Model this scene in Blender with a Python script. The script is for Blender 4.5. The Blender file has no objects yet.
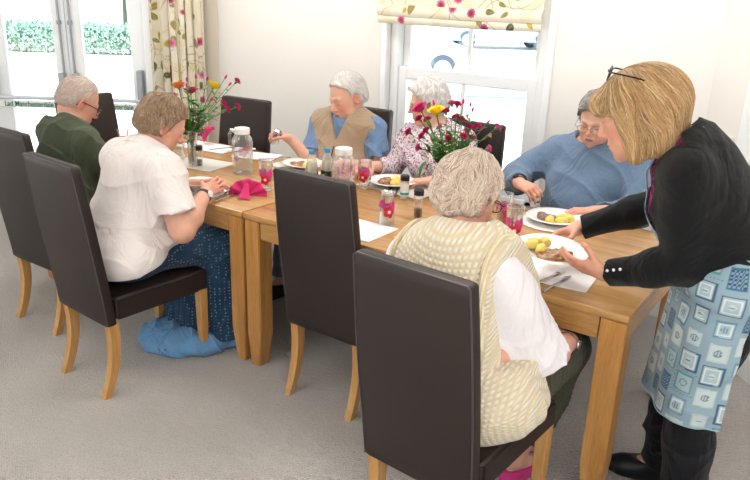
import bpy, bmesh, math, random
import numpy as np
from mathutils import Vector, Matrix, Euler
PI = math.pi
R = math.radians
random.seed(7)
RNG = np.random.default_rng(11)
sc = bpy.context.scene
COL = sc.collection

# ------------------------------------------------------------------ bookkeeping
def tag(o, label=None, cat=None, group=None, kind=None):
    if label: o['label'] = label
    if cat: o['category'] = cat
    if group: o['group'] = group
    if kind: o['kind'] = kind
    return o

def thing(name, label, cat, loc=(0, 0, 0), rz=0.0, group=None):
    o = bpy.data.objects.new(name, None)
    o.empty_display_size = .05
    COL.objects.link(o)
    o.location = loc
    o.rotation_euler = (0, 0, rz)
    return tag(o, label, cat, group)

def copy_tree(o, parent=None):
    c = o.copy()
    COL.objects.link(c)
    if parent is not None:
        mpi = o.matrix_parent_inverse.copy()
        c.parent = parent
        c.matrix_parent_inverse = mpi
    for ch in list(o.children):
        copy_tree(ch, c)
    return c

def link(name, me, mat, parent=None, loc=None, rot=None, label=None):
    o = bpy.data.objects.new(name, me)
    COL.objects.link(o)
    if mat is not None:
        if isinstance(mat, (list, tuple)):
            for m in mat: me.materials.append(m)
        else:
            me.materials.append(mat)
    if parent is not None: o.parent = parent
    if loc is not None: o.location = loc
    if rot is not None: o.rotation_euler = rot
    if label: o['label'] = label
    return o

# ------------------------------------------------------------------ mesh collector
class MB:
    def __init__(s):
        s.v = []; s.f = []; s.m = []
    def add(s, vs, fs, mi=0):
        n = len(s.v)
        s.v += [tuple(p) for p in vs]
        s.f += [tuple(i + n for i in f) for f in fs]
        s.m += [mi] * len(fs)
    def bm(s, b, mi=0, M=None):
        b.verts.ensure_lookup_table(); b.verts.index_update()
        vs = [(M @ v.co if M is not None else v.co) for v in b.verts]
        s.add(vs, [[v.index for v in f.verts] for f in b.faces], mi)
        b.free()
    def box(s, c, d, bev=0.0, seg=2, M=None, mi=0, rot=None):
        b = bmesh.new()
        bmesh.ops.create_cube(b, size=1.0)
        bmesh.ops.scale(b, vec=d, verts=b.verts)
        if bev > 0:
            bmesh.ops.bevel(b, geom=b.edges[:], offset=bev, segments=seg, affect='EDGES', profile=.5)
        T = Matrix.Translation(c)
        if rot is not None: T = T @ Euler(rot).to_matrix().to_4x4()
        if M is not None: T = M @ T
        s.bm(b, mi, T)
    def lathe(s, prof, n=24, c=(0, 0, 0), mi=0, M=None, cap=True):
        vs = []; fs = []
        for r, z in prof:
            for k in range(n):
                a = 2 * PI * k / n
                vs.append(Vector((c[0] + r * math.cos(a), c[1] + r * math.sin(a), c[2] + z)))
        for i in range(len(prof) - 1):
            for k in range(n):
                k2 = (k + 1) % n
                fs.append((i * n + k, i * n + k2, (i + 1) * n + k2, (i + 1) * n + k))
        if cap:
            if prof[0][0] > 1e-5: fs.append(tuple(range(n - 1, -1, -1)))
            if prof[-1][0] > 1e-5: fs.append(tuple((len(prof) - 1) * n + k for k in range(n)))
        if M is not None: vs = [M @ v for v in vs]
        s.add(vs, fs, mi)
    def tube(s, pts, r, n=8, mi=0, cap=True, flat=1.0, up=None):
        pts = [Vector(p) for p in pts]
        rs = r if isinstance(r, (list, tuple)) else [r] * len(pts)
        vs = []; fs = []
        t0 = (pts[1] - pts[0]).normalized()
        u = Vector(up) if up is not None else (Vector((0, 0, 1)) if abs(t0.z) < .9 else Vector((1, 0, 0)))
        a = t0.cross(u).normalized()
        for i, p in enumerate(pts):
            t = (pts[min(i + 1, len(pts) - 1)] - pts[max(i - 1, 0)]).normalized()
            a = (a - t * a.dot(t))
            if a.length < 1e-6: a = t.orthogonal()
            a.normalize()
            b = t.cross(a)
            for k in range(n):
                an = 2 * PI * k / n
                vs.append(p + a * math.cos(an) * rs[i] + b * math.sin(an) * rs[i] * flat)
        for i in range(len(pts) - 1):
            for k in range(n):
                k2 = (k + 1) % n
                fs.append((i * n + k, i * n + k2, (i + 1) * n + k2, (i + 1) * n + k))
        if cap:
            fs.append(tuple(range(n - 1, -1, -1)))
            fs.append(tuple((len(pts) - 1) * n + k for k in range(n)))
        s.add(vs, fs, mi)
    def grid(s, fn, nu, nv, mi=0, closeu=False):
        vs = [fn(i / (nu - (0 if closeu else 1)), j / (nv - 1)) for j in range(nv) for i in range(nu)]
        fs = []
        for j in range(nv - 1):
            for i in range(nu if closeu else nu - 1):
                i2 = (i + 1) % nu
                fs.append((j * nu + i, j * nu + i2, (j + 1) * nu + i2, (j + 1) * nu + i))
        s.add(vs, fs, mi)
    def ball(s, c, r, seg=12, rings=8, M=None, mi=0, sq=(1, 1, 1)):
        b = bmesh.new()
        bmesh.ops.create_uvsphere(b, u_segments=seg, v_segments=rings, radius=1)
        T = Matrix.Translation(c) @ (M if M is not None else Matrix()) @ Matrix.Diagonal((r * sq[0], r * sq[1], r * sq[2], 1))
        s.bm(b, mi, T)
    def mesh(s, name, smooth=True, auto=None):
        me = bpy.data.meshes.new(name)
        me.from_pydata(s.v, [], s.f)
        me.update()
        if any(s.m): me.polygons.foreach_set('material_index', s.m)
        b = bmesh.new(); b.from_mesh(me)
        bmesh.ops.recalc_face_normals(b, faces=b.faces)
        b.to_mesh(me); b.free()
        if smooth:
            me.polygons.foreach_set('use_smooth', [True] * len(me.polygons))
            if auto: me.set_sharp_from_angle(angle=R(auto))
        return me
    def build(s, name, mat, parent=None, smooth=True, auto=35, loc=None, rot=None, label=None):
        return link(name, s.mesh(name, smooth, auto), mat, parent, loc, rot, label)

# ------------------------------------------------------------------ materials
def rgb(h):
    if isinstance(h, str):
        h = h.lstrip('#')
        c = [int(h[i:i + 2], 16) / 255 for i in (0, 2, 4)]
        return tuple((x / 12.92 if x <= .04045 else ((x + .055) / 1.055) ** 2.4) for x in c)
    return tuple(h)

class NT:
    def __init__(s, name):
        s.m = bpy.data.materials.new(name); s.m.use_nodes = True
        s.t = s.m.node_tree; s.t.nodes.clear()
        s.out = s.n('ShaderNodeOutputMaterial')
        s.b = s.n('ShaderNodeBsdfPrincipled')
        s.t.links.new(s.b.outputs[0], s.out.inputs[0])
    def n(s, ty, **kw):
        nd = s.t.nodes.new(ty)
        for k, v in kw.items():
            if hasattr(nd, k): setattr(nd, k, v)
        return nd
    def l(s, a, b): s.t.links.new(a, b)
    def co(s, kind='Object', scale=(1, 1, 1), rot=(0, 0, 0)):
        tc = s.n('ShaderNodeTexCoord'); mp = s.n('ShaderNodeMapping')
        mp.inputs['Scale'].default_value = scale
        mp.inputs['Rotation'].default_value = rot
        s.l(tc.outputs[kind], mp.inputs[0])
        return mp.outputs[0]
    def noise(s, co, scale=5, det=3, rough=.5, dist=0):
        nd = s.n('ShaderNodeTexNoise')
        s.l(co, nd.inputs['Vector'])
        nd.inputs['Scale'].default_value = scale
        nd.inputs['Detail'].default_value = det
        nd.inputs['Roughness'].default_value = rough
        nd.inputs['Distortion'].default_value = dist
        return nd.outputs[0]
    def wave(s, co, scale=5, dist=0, det=2, ty='BANDS', dr='X'):
        nd = s.n('ShaderNodeTexWave', wave_type=ty)
        if ty == 'BANDS': nd.bands_direction = dr
        s.l(co, nd.inputs['Vector'])
        nd.inputs['Scale'].default_value = scale
        nd.inputs['Distortion'].default_value = dist
        nd.inputs['Detail'].default_value = det
        return nd.outputs[1]
    def vor(s, co, scale=5, feat='F1', rnd=1):
        nd = s.n('ShaderNodeTexVoronoi', feature=feat)
        s.l(co, nd.inputs['Vector'])
        nd.inputs['Scale'].default_value = scale
        nd.inputs['Randomness'].default_value = rnd
        return nd
    def ramp(s, fac, stops):
        nd = s.n('ShaderNodeValToRGB')
        e = nd.color_ramp.elements
        while len(e) < len(stops): e.new(.5)
        for i, (p, c) in enumerate(stops):
            e[i].position = p
            e[i].color = (*rgb(c), 1)
        s.l(fac, nd.inputs[0])
        return nd.outputs[0]
    def mix(s, fac, a, b, bt='MIX'):
        nd = s.n('ShaderNodeMix', data_type='RGBA', blend_type=bt)
        for k_, (sock, v) in enumerate(((nd.inputs[0], fac), (nd.inputs[6], a), (nd.inputs[7], b))):
            if hasattr(v, 'is_linked'): s.l(v, sock)
            elif k_ == 0: sock.default_value = v
            else: sock.default_value = (*rgb(v), 1)
        return nd.outputs[2]
    def math(s, op, a, b=0.0):
        nd = s.n('ShaderNodeMath', operation=op)
        for i, v in enumerate((a, b)):
            if hasattr(v, 'is_linked'): s.l(v, nd.inputs[i])
            else: nd.inputs[i].default_value = v
        return nd.outputs[0]
    def bump(s, h, strength=.3, dist=.002):
        nd = s.n('ShaderNodeBump')
        nd.inputs['Strength'].default_value = strength
        nd.inputs['Distance'].default_value = dist
        s.l(h, nd.inputs['Height'])
        s.l(nd.outputs[0], s.b.inputs['Normal'])
    def set(s, col=None, rough=.5, metal=0, spec=.5, sheen=0, coat=0, trans=0, ior=None, sss=0, sssr=None, alpha=None):
        if col is not None:
            if hasattr(col, 'is_linked'): s.l(col, s.b.inputs['Base Color'])
            else: s.b.inputs['Base Color'].default_value = (*rgb(col), 1)
        s.b.inputs['Roughness'].default_value = rough
        s.b.inputs['Metallic'].default_value = metal
        s.b.inputs['Specular IOR Level'].default_value = spec
        s.b.inputs['Sheen Weight'].default_value = sheen
        s.b.inputs['Coat Weight'].default_value = coat
        s.b.inputs['Transmission Weight'].default_value = trans
        if ior: s.b.inputs['IOR'].default_value = ior
        if sss:
            s.b.inputs['Subsurface Weight'].default_value = sss
            s.b.inputs['Subsurface Scale'].default_value = 1.0
            s.b.inputs['Subsurface Radius'].default_value = sssr or (.01, .004, .002)
        return s.m

def plain(name, col, rough=.5, metal=0, spec=.5, sheen=0, coat=0, nscale=0, var=.08, bump=0, bscale=80):
    t = NT(name)
    c = col
    if nscale:
        a = rgb(col)
        lo = tuple(x * (1 - var) for x in a); hi = tuple(min(1, x * (1 + var)) for x in a)
        c = t.mix(t.noise(t.co(), nscale, 4), lo, hi)
    m = t.set(c, rough, metal, spec, sheen, coat)
    if bump: t.bump(t.noise(t.co(), bscale, 3), bump, .002)
    return m

def wood(name, axis='X', base='#c08a4a', dark='#9a6428', light='#d8a868', gloss=.34):
    t = NT(name)
    sc_ = {'X': (1.2, 14, 14), 'Y': (14, 1.2, 14), 'Z': (14, 14, 1.2)}[axis]
    co = t.co('Object', sc_)
    n1 = t.noise(co, 1.6, 6, .62, .6)
    sc2 = tuple(v * 5 for v in sc_)
    n2 = t.noise(t.co('Object', sc2), 2.5, 3, .6, .3)
    col = t.ramp(n1, [(.28, dark), (.48, base), (.72, light)])
    col = t.mix(.28, col, t.ramp(n2, [(.3, dark), (.62, light)]))
    m = t.set(col, gloss, 0, .5, 0, .12)
    t.bump(n2, .12, .0008)
    return m

def glassy(name, tint=(1, 1, 1), rough=.02, refl=.25, solid=0.0, solidcol=(1, 1, 1)):
    """thin clear glass or plastic: see-through with a fresnel sheen, optional milky share"""
    t = NT(name)
    tr = t.n('ShaderNodeBsdfTransparent'); tr.inputs[0].default_value = (*tint, 1)
    gl = t.n('ShaderNodeBsdfGlossy'); gl.inputs['Roughness'].default_value = rough
    gl.inputs[0].default_value = (1, 1, 1, 1)
    fr = t.n('ShaderNodeLayerWeight'); fr.inputs[0].default_value = refl
    mx = t.n('ShaderNodeMixShader')
    t.l(fr.outputs[1], mx.inputs[0]); t.l(tr.outputs[0], mx.inputs[1]); t.l(gl.outputs[0], mx.inputs[2])
    last = mx.outputs[0]
    if solid > 0:
        t.set(solidcol, .25)
        m2 = t.n('ShaderNodeMixShader'); m2.inputs[0].default_value = solid
        t.l(last, m2.inputs[1]); t.l(t.b.outputs[0], m2.inputs[2]); last = m2.outputs[0]
    else:
        t.t.nodes.remove(t.b)
    t.l(last, t.out.inputs[0])
    return t.m

def vcol_mat(name, rough=.7, sheen=0, spec=.3, sss=0, bump=None, coat=0, mul=None):
    t = NT(name)
    a = t.n('ShaderNodeVertexColor'); a.layer_name = 'Col'
    m = t.set(a.outputs[0], rough, 0, spec, sheen, coat, sss=sss)
    if bump: t.bump(t.noise(t.co(), bump[0], 3), bump[1], bump[2])
    return m

def set_vcol(me, cols):
    ca = me.color_attributes.new('Col', 'FLOAT_COLOR', 'POINT')
    a = np.ones((len(me.vertices), 4), dtype=np.float32)
    a[:, :3] = cols
    ca.data.foreach_set('color', a.ravel())

# ------------------------------------------------------------------ implicit surfaces
def nz(P, f, s=0):
    """cheap smooth pseudo noise, -1..1"""
    x, y, z = P[:, 0] * f, P[:, 1] * f, P[:, 2] * f
    return (np.sin(x * 1.7 + 1.3 * np.sin(y * 1.1 + s) + s) + np.sin(y * 1.9 + 1.2 * np.sin(z * 1.3 + 2 * s) + 1.7 * s)
            + np.sin(z * 1.6 + 1.4 * np.sin(x * .9 + 3 * s) + 2.3 * s)) / 3

def smin(a, b, k):
    if k <= 0: return np.minimum(a, b)
    h = np.clip(.5 + .5 * (b - a) / k, 0, 1)
    return b + (a - b) * h - k * h * (1 - h)
def smax(a, b, k): return -smin(-a, -b, k)

def d_cone(P, a, b, ra, rb):
    a = np.asarray(a, float); b = np.asarray(b, float)
    ab = b - a; pa = P - a
    h = np.clip(pa @ ab / max(ab @ ab, 1e-12), 0, 1)
    return np.linalg.norm(pa - h[:, None] * ab, axis=1) - (ra + (rb - ra) * h)

def d_ell(P, c, r, M=None):
    q = P - np.asarray(c, float)
    if M is not None: q = q @ M          # columns of M are the local axes
    r = np.asarray(r, float)
    k0 = np.linalg.norm(q / r, axis=1); k1 = np.linalg.norm(q / (r * r), axis=1)
    return np.where(k1 > 1e-9, k0 * (k0 - 1) / np.maximum(k1, 1e-9), -r.min())

def d_cone2(P, a, b, ra, rb, side, flat):
    """cone with an elliptical section: thinner by 'flat' along the axis 'side'"""
    a = np.asarray(a, float); b = np.asarray(b, float); s = np.asarray(side, float); s = s / np.linalg.norm(s)
    def sq(V): return V + np.outer((V @ s) * (1 / flat - 1), s)
    return d_cone(sq(P), sq(a[None])[0], sq(b[None])[0], ra, rb) * (flat * .5 + .5)

def mesh_sdf(f, lo, hi, h, name, levels=3, color=None, pad=1.0):
    lo = np.asarray(lo, float); hi = np.asarray(hi, float)
    N = 8192
    cs = h * 2 ** levels
    n = np.ceil((hi - lo) / cs).astype(int)
    C = np.stack(np.meshgrid(*[np.arange(k) for k in n], indexing='ij'), -1).reshape(-1, 3)
    for lv in range(levels + 1):
        s = h * 2 ** (levels - lv)
        if lv < levels:
            d = f(lo + (C + .5) * s)
            C = C[np.abs(d) < s * .87 * 1.35 + .012 * pad]
            o = np.array([(i, j, k) for i in (0, 1) for j in (0, 1) for k in (0, 1)])
            C = (C[:, None] * 2 + o[None]).reshape(-1, 3)
        else:
            d = f(lo + (C + .5) * s)
            C = C[np.abs(d) < s * .87 * 1.6 + .002]
    off = np.array([(i, j, k) for i in (0, 1) for j in (0, 1) for k in (0, 1)])
    key = lambda A: (A[..., 0].astype(np.int64) * N + A[..., 1]) * N + A[..., 2]
    C = C[np.argsort(key(C))]
    CK = key(C)
    cor = C[:, None] + off[None]
    ck = key(cor)
    uk, inv = np.unique(ck.ravel(), return_inverse=True)
    up = np.stack([uk // (N * N), (uk // N) % N, uk % N], -1)
    val = f(lo + up * h)
    V = val[inv].reshape(-1, 8)
    sg = V < 0
    act = sg.any(1) & ~sg.all(1)
    C = C[act]; V = V[act]; CK = CK[act]; sg = sg[act]
    E = [(0, 1), (2, 3), (4, 5), (6, 7), (0, 2), (1, 3), (4, 6), (5, 7), (0, 4), (1, 5), (2, 6), (3, 7)]
    acc = np.zeros((len(C), 3)); cnt = np.zeros(len(C))
    for a, b in E:
        m = sg[:, a] != sg[:, b]
        t = np.where(m, V[:, a] / np.where(m, V[:, a] - V[:, b], 1), 0)
        p = off[a] + t[:, None] * (off[b] - off[a])
        acc += p * m[:, None]; cnt += m
    vert = lo + (C + acc / cnt[:, None]) * h
    quads = []
    for ax in range(3):
        e = [0, 0, 0]; e[ax] = 1
        bi = 4 * e[0] + 2 * e[1] + e[2]
        a1 = np.zeros(3, int); a2 = np.zeros(3, int); a1[(ax + 1) % 3] = 1; a2[(ax + 2) % 3] = 1
        m = sg[:, 0] != sg[:, bi]
        base = C[m]; s0 = sg[m, 0]
        ids = []
        ok = np.ones(len(base), bool)
        for o in (np.zeros(3, int), a1, a1 + a2, a2):
            k = key(base - o)
            j = np.clip(np.searchsorted(CK, k), 0, len(CK) - 1)
            ok &= CK[j] == k
            ids.append(j)
        q = np.stack(ids, -1)
        q[~s0] = q[~s0][:, ::-1]
        quads.append(q[ok])
    Q = np.concatenate(quads)
    me = bpy.data.meshes.new(name)
    me.vertices.add(len(vert)); me.vertices.foreach_set('co', vert.astype(np.float32).ravel())
    me.loops.add(len(Q) * 4); me.loops.foreach_set('vertex_index', Q.astype(np.int32).ravel())
    me.polygons.add(len(Q))
    me.polygons.foreach_set('loop_start', np.arange(0, len(Q) * 4, 4, dtype=np.int32))
    me.update(calc_edges=True)
    me.validate()
    me.polygons.foreach_set('use_smooth', [True] * len(me.polygons))
    if color is not None: set_vcol(me, color(vert))
    return me
# ================================================================== palette
M = {}
def make_materials():
    t = NT('wall_paint')
    c = t.mix(t.noise(t.co(), 1.2, 3), '#e7e3dd', '#ece9e4')
    M['wall'] = t.set(c, .85, 0, .2); t.bump(t.noise(t.co(), 90, 2), .05, .001)
    M['wall_beige'] = plain('wall_beige_paint', '#cfc6b6', .85, spec=.2, nscale=2, var=.03)  # wall paint darkened to beige: the shade on this wall is put into its colour
    M['ceil'] = plain('ceiling_paint', '#eceae6', .9, spec=.1, nscale=2, var=.02)
    M['gloss'] = plain('white_gloss_paint', '#eff1f3', .3, spec=.5, nscale=3, var=.02, coat=.1)
    M['alu'] = plain('grey_metal', '#a3aab0', .45, .15, nscale=20, var=.05)
    # carpet: small woven loops
    t = NT('loop_carpet')
    co = t.co('Object', (1, 1, 1))
    big = t.noise(co, 2.2, 3)
    v = t.vor(t.co('Object', (1, 1.35, 1), (0, 0, .6)), 95, 'F1', .55)
    w = t.wave(t.co('Object', (1, 1, 1), (0, 0, .6)), 26, 2.5, 2)
    c1 = t.mix(big, '#b5afac', '#c0bab7')
    c2 = t.mix(t.math('MULTIPLY', v.outputs[0], .9), '#d2cdc9', c1)
    c3 = t.mix(.22, c2, t.ramp(t.noise(co, 240, 2), [(.35, '#8f847c'), (.65, '#dcd3ca')]))
    M['carpet'] = t.set(c3, .95, 0, .1, .25)
    h = t.math('SUBTRACT', t.math('MULTIPLY', w, .5), v.outputs[0])
    t.bump(h, 1.0, .009)
    M['oak'] = wood('oak_along', 'X', '#b58750', '#93652f', '#cba06a', .24)
    M['oak_y'] = wood('oak_across', 'Y')
    M['oak_z'] = wood('oak_upright', 'Z', '#bb8446', '#97632b', '#cf9c5c')
    M['leg'] = wood('beech_leg', 'Z', '#c08c4e', '#a4703a', '#d2a468', .4)
    t = NT('faux_leather')
    c = t.mix(t.noise(t.co(), 3.5, 3), '#1e1513', '#2a1f1b')
    v = t.vor(t.co(), 420, 'F1')
    M['leather'] = t.set(c, .50, 0, .45); t.bump(v.outputs[0], .28, .0007)
    M['piping'] = plain('leather_piping', '#4a4345', .32, spec=.6)
    M['glass'] = glassy('clear_glass', (.97, .985, .98), .01, .35)
    M['pane'] = glassy('window_pane', (.97, .985, .99), .0, .12)
    M['bar'] = plain('panic_bar', '#c9d2d8', .3, .2)
    M['green_text'] = plain('green_lettering', '#067a62', .6)
    M['white_plastic'] = plain('white_plastic', '#ebe9e6', .35, spec=.5)
    M['black_plastic'] = plain('black_plastic', '#141415', .35, spec=.5)
    M['steel'] = plain('stainless_steel', '#b9b9bb', .2, 1.0)
    M['dark_steel'] = plain('dark_steel', '#4b4744', .28, .9)
    M['china'] = plain('white_china', '#f1efec', .18, spec=.5, coat=.3)
make_materials()

# ================================================================== room frame
PA = R(34.65)                       # the garden-door wall turns by this angle
KX, KY = -2.094, 1.846              # where it meets the window wall
def pt(x, y, z=0):                  # garden-door wall coordinates to room coordinates
    return Vector((KX + x * math.cos(PA) - y * math.sin(PA), KY + x * math.sin(PA) + y * math.cos(PA), z))
PM = Matrix.Translation((KX, KY, 0)) @ Matrix.Rotation(PA, 4, 'Z')
RA = R(-45); RX, RY = 1.5, 1.85
RM = Matrix.Translation((RX, RY, 0)) @ Matrix.Rotation(RA, 4, 'Z')
CH = 2.55

def box_obj(name, boxes, mat, kind='structure', parent=None, Mx=None, bev=0.0):
    m = MB()
    for c, d in boxes: m.box(c, d, bev, 1, Mx)
    o = m.build(name, mat, parent, smooth=False)
    if kind and parent is None: o['kind'] = kind
    return o

def seg(x0, x1, y0, y1, z0, z1):
    return ((x0 + x1) / 2, (y0 + y1) / 2, (z0 + z1) / 2), (x1 - x0, y1 - y0, z1 - z0)

# floor and ceiling share one outline
e1 = pt(-5.2, 0); e2 = RM @ Vector((4.4, 0, 0))
outline = [(KX, KY), (RX, RY), (e2.x, e2.y), (e2.x, -6.0), (e1.x - .3, -6.0), (e1.x, e1.y)]
def slab(name, z0, z1, mat):
    n = len(outline)
    m = MB()
    m.add([(x, y, z0) for x, y in outline] + [(x, y, z1) for x, y in outline],
          [tuple(range(n)), tuple(range(n, 2 * n))] + [(i, (i + 1) % n, n + (i + 1) % n, n + i) for i in range(n)])
    o = m.build(name, mat, smooth=False); o['kind'] = 'structure'
    return o
slab('floor', -.08, 0, M['carpet'])
slab('ceiling', CH, CH + .12, M['ceil'])

WL, WR, WB, WT = -.50, .60, .46, 1.98      # window opening
T0, T1 = 1.85, 2.09
box_obj('wall_back', [seg(KX, WL, T0, T1, 0, CH), seg(WR, RX + .1, T0, T1, 0, CH),
                      seg(WL, WR, T0, T1, 0, WB), seg(WL, WR, T0, T1, WT, CH)], M['wall'])
box_obj('wall_left', [seg(-.50, 0, 0, .2, 0, CH), seg(-5.2, -1.92, 0, .2, 0, CH), seg(-1.92, -.50, 0, .2, 2.12, CH)], M['wall_beige'], Mx=PM)
box_obj('wall_right', [seg(0, 4.4, 0, .2, 0, CH)], M['wall'], Mx=RM)
box_obj('baseboard_back', [seg(KX + .02, RX - .0, T0 - .018, T0 + .002, 0, .12)], M['gloss'])
box_obj('baseboard_right', [seg(.02, 4.4, -.018, .002, 0, .12)], M['gloss'], Mx=RM)
# pale door frame standing on the right-hand wall
box_obj('trim_1', [seg(.31, .42, -.03, .01, 0, 2.12), seg(.42, 1.25, -.03, .01, 2.02, 2.12), seg(1.25, 1.36, -.03, .01, 0, 2.12), seg(.42, 1.25, -.012, .01, 0, 2.02)], M['gloss'], Mx=RM)

# ------------------------------------------------------------------ sash window
def window():
    e = bpy.data.objects.new('window_1', None); COL.objects.link(e); e['kind'] = 'structure'
    e.location = ((WL + WR) / 2, T0 + .1, WB)
    def lo(b): return [((c[0] - e.location[0], c[1] - e.location[1], c[2] - e.location[2]), d) for c, d in b]
    f = .06
    box_obj('window_frame', lo([seg(WL, WL + f, T0 + .03, T0 + .17, WB, WT), seg(WR - f, WR, T0 + .03, T0 + .17, WB, WT),
             seg(WL, WR, T0 + .03, T0 + .17, WB, WB + .05), seg(WL, WR, T0 + .03, T0 + .17, WT - .05, WT)]), M['gloss'], parent=e, bev=.006)
    MR0, MR1 = 1.165, 1.245
    a, b = WL + f, WR - f
    for nm, y, z0, z1 in (('lower_sash', T0 + .045, WB + .05, MR1), ('upper_sash', T0 + .095, MR0, WT - .05)):
        s = .062 if nm == 'lower_sash' else .05
        bx = [seg(a, a + s, y, y + .045, z0, z1), seg(b - s, b, y, y + .045, z0, z1),
              seg(a + s, b - s, y, y + .045, z1 - .075, z1), seg(a + s, b - s, y, y + .045, z0, z0 + .07)]
        bx += [seg(.03, .056, y + .008, y + .037, z0 + .07, z1 - .075)]
        so = box_obj(nm, lo(bx), M['gloss'], parent=e, bev=.005)
        box_obj('window_pane', lo([seg(a + s, b - s, y + .02, y + .024, z0 + .07, z1 - .075)]), M['pane'], parent=so)
    box_obj('window_sill', lo([seg(WL - .05, WR + .05, T0 - .06, T0 + .05, WB - .035, WB)]), M['gloss'], parent=e, bev=.008)
    arch = box_obj('architrave', lo([seg(WL - .045, WL, T0 - .02, T0, WB, WT + .05), seg(WR, WR + .045, T0 - .02, T0, WB, WT + .05),
                                     seg(WL - .045, WR + .045, T0 - .02, T0, WT, WT + .05)]), M['gloss'], parent=e, bev=.005)
window()

# ------------------------------------------------------------------ garden doors
def garden_door(nm, x0, x1, hinge_left, gx0, gx1, rodx):
    e = bpy.data.objects.new(nm, None); COL.objects.link(e); e['kind'] = 'structure'
    e.location = pt((x0 + x1) / 2, .08); e.rotation_euler = (0, 0, PA)
    cx = (x0 + x1) / 2
    def S(a, b, y0, y1, z0, z1): return seg(a - cx, b - cx, y0, y1, z0, z1)
    box_obj('door_leaf', [S(x0, gx0, -.03, .03, .01, 2.06), S(gx1, x1, -.03, .03, .01, 2.06),
                          S(gx0, gx1, -.03, .03, .01, .16), S(gx0, gx1, -.03, .03, 1.98, 2.06)], M['gloss'], parent=e, bev=.006)
    box_obj('door_pane', [S(gx0, gx1, -.004, .004, .16, 1.98)], M['pane'], parent=e)
    m = MB()
    m.tube([(rodx - cx, -.045, .98), (rodx - cx, -.045, 2.0)], .009, 8)
    m.lathe([(0, -.015), (.018, -.015), (.02, 0), (.018, .015), (0, .015)], 12, (rodx - cx, -.045, 1.40))
    m.build('bolt_rod', M['alu'], e)
    ends = (gx0 - .035, gx1 + .035) if True else ()
    for xx in (x0 + .05, x1 - .05):
        b = MB(); b.box((xx - cx, -.06, .93), (.048, .07, .25 if abs(xx - rodx) > .1 else .17), .01, 2)
        b.build('push_bar_end', M['alu'], e)
    b = MB(); b.box((0, -.085, .815), (x1 - x0 - .06, .025, .03), .008, 2)
    bar = b.build('push_bar', M['bar'], e)
    b = MB(); b.box((0, -.088, .765), (x1 - x0 - .14, .012, .055), .003, 1)
    lab = b.build('push_bar_sign', M['white_plastic'], e)
    return e, lab, cx
def text_obj(name, body, size, mat, parent, loc, rot, depth=.0008, sx=1.0, align='CENTER', label=None):
    cu = bpy.data.curves.new(name, 'FONT'); cu.body = body; cu.size = size; cu.extrude = depth; cu.align_x = align; cu.align_y = 'CENTER'
    cu.offset = size * .02
    o = bpy.data.objects.new(name + '_tmp', cu); COL.objects.link(o)
    dg = bpy.context.evaluated_depsgraph_get()
    me = bpy.data.meshes.new_from_object(o.evaluated_get(dg))
    bpy.data.objects.remove(o)
    me.name = name
    me.materials.clear()
    t = link(name, me, mat, parent, loc, rot, label)
    t.scale = (sx, 1, 1)
    return t
for nm, a in (('door_1', (-1.86, -1.205, True, -1.70, -1.31, -1.245)), ('door_2', (-1.20, -.585, False, -1.085, -.705, -1.16))):
    e, lab, cx = garden_door(nm, *a)
    text_obj('sign_lettering', 'Lad Manchesterdale', .058, M['green_text'], lab, (0, -.0955, .765), (R(90), 0, 0), sx=.84)
box_obj('trim_2', [seg(-1.92, -1.865, -.02, .14, 0, 2.12), seg(-.58, -.50, -.02, .14, 0, 2.12), seg(-1.865, -.58, -.02, .14, 2.065, 2.12)], M['gloss'], Mx=PM, bev=.006)

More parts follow.
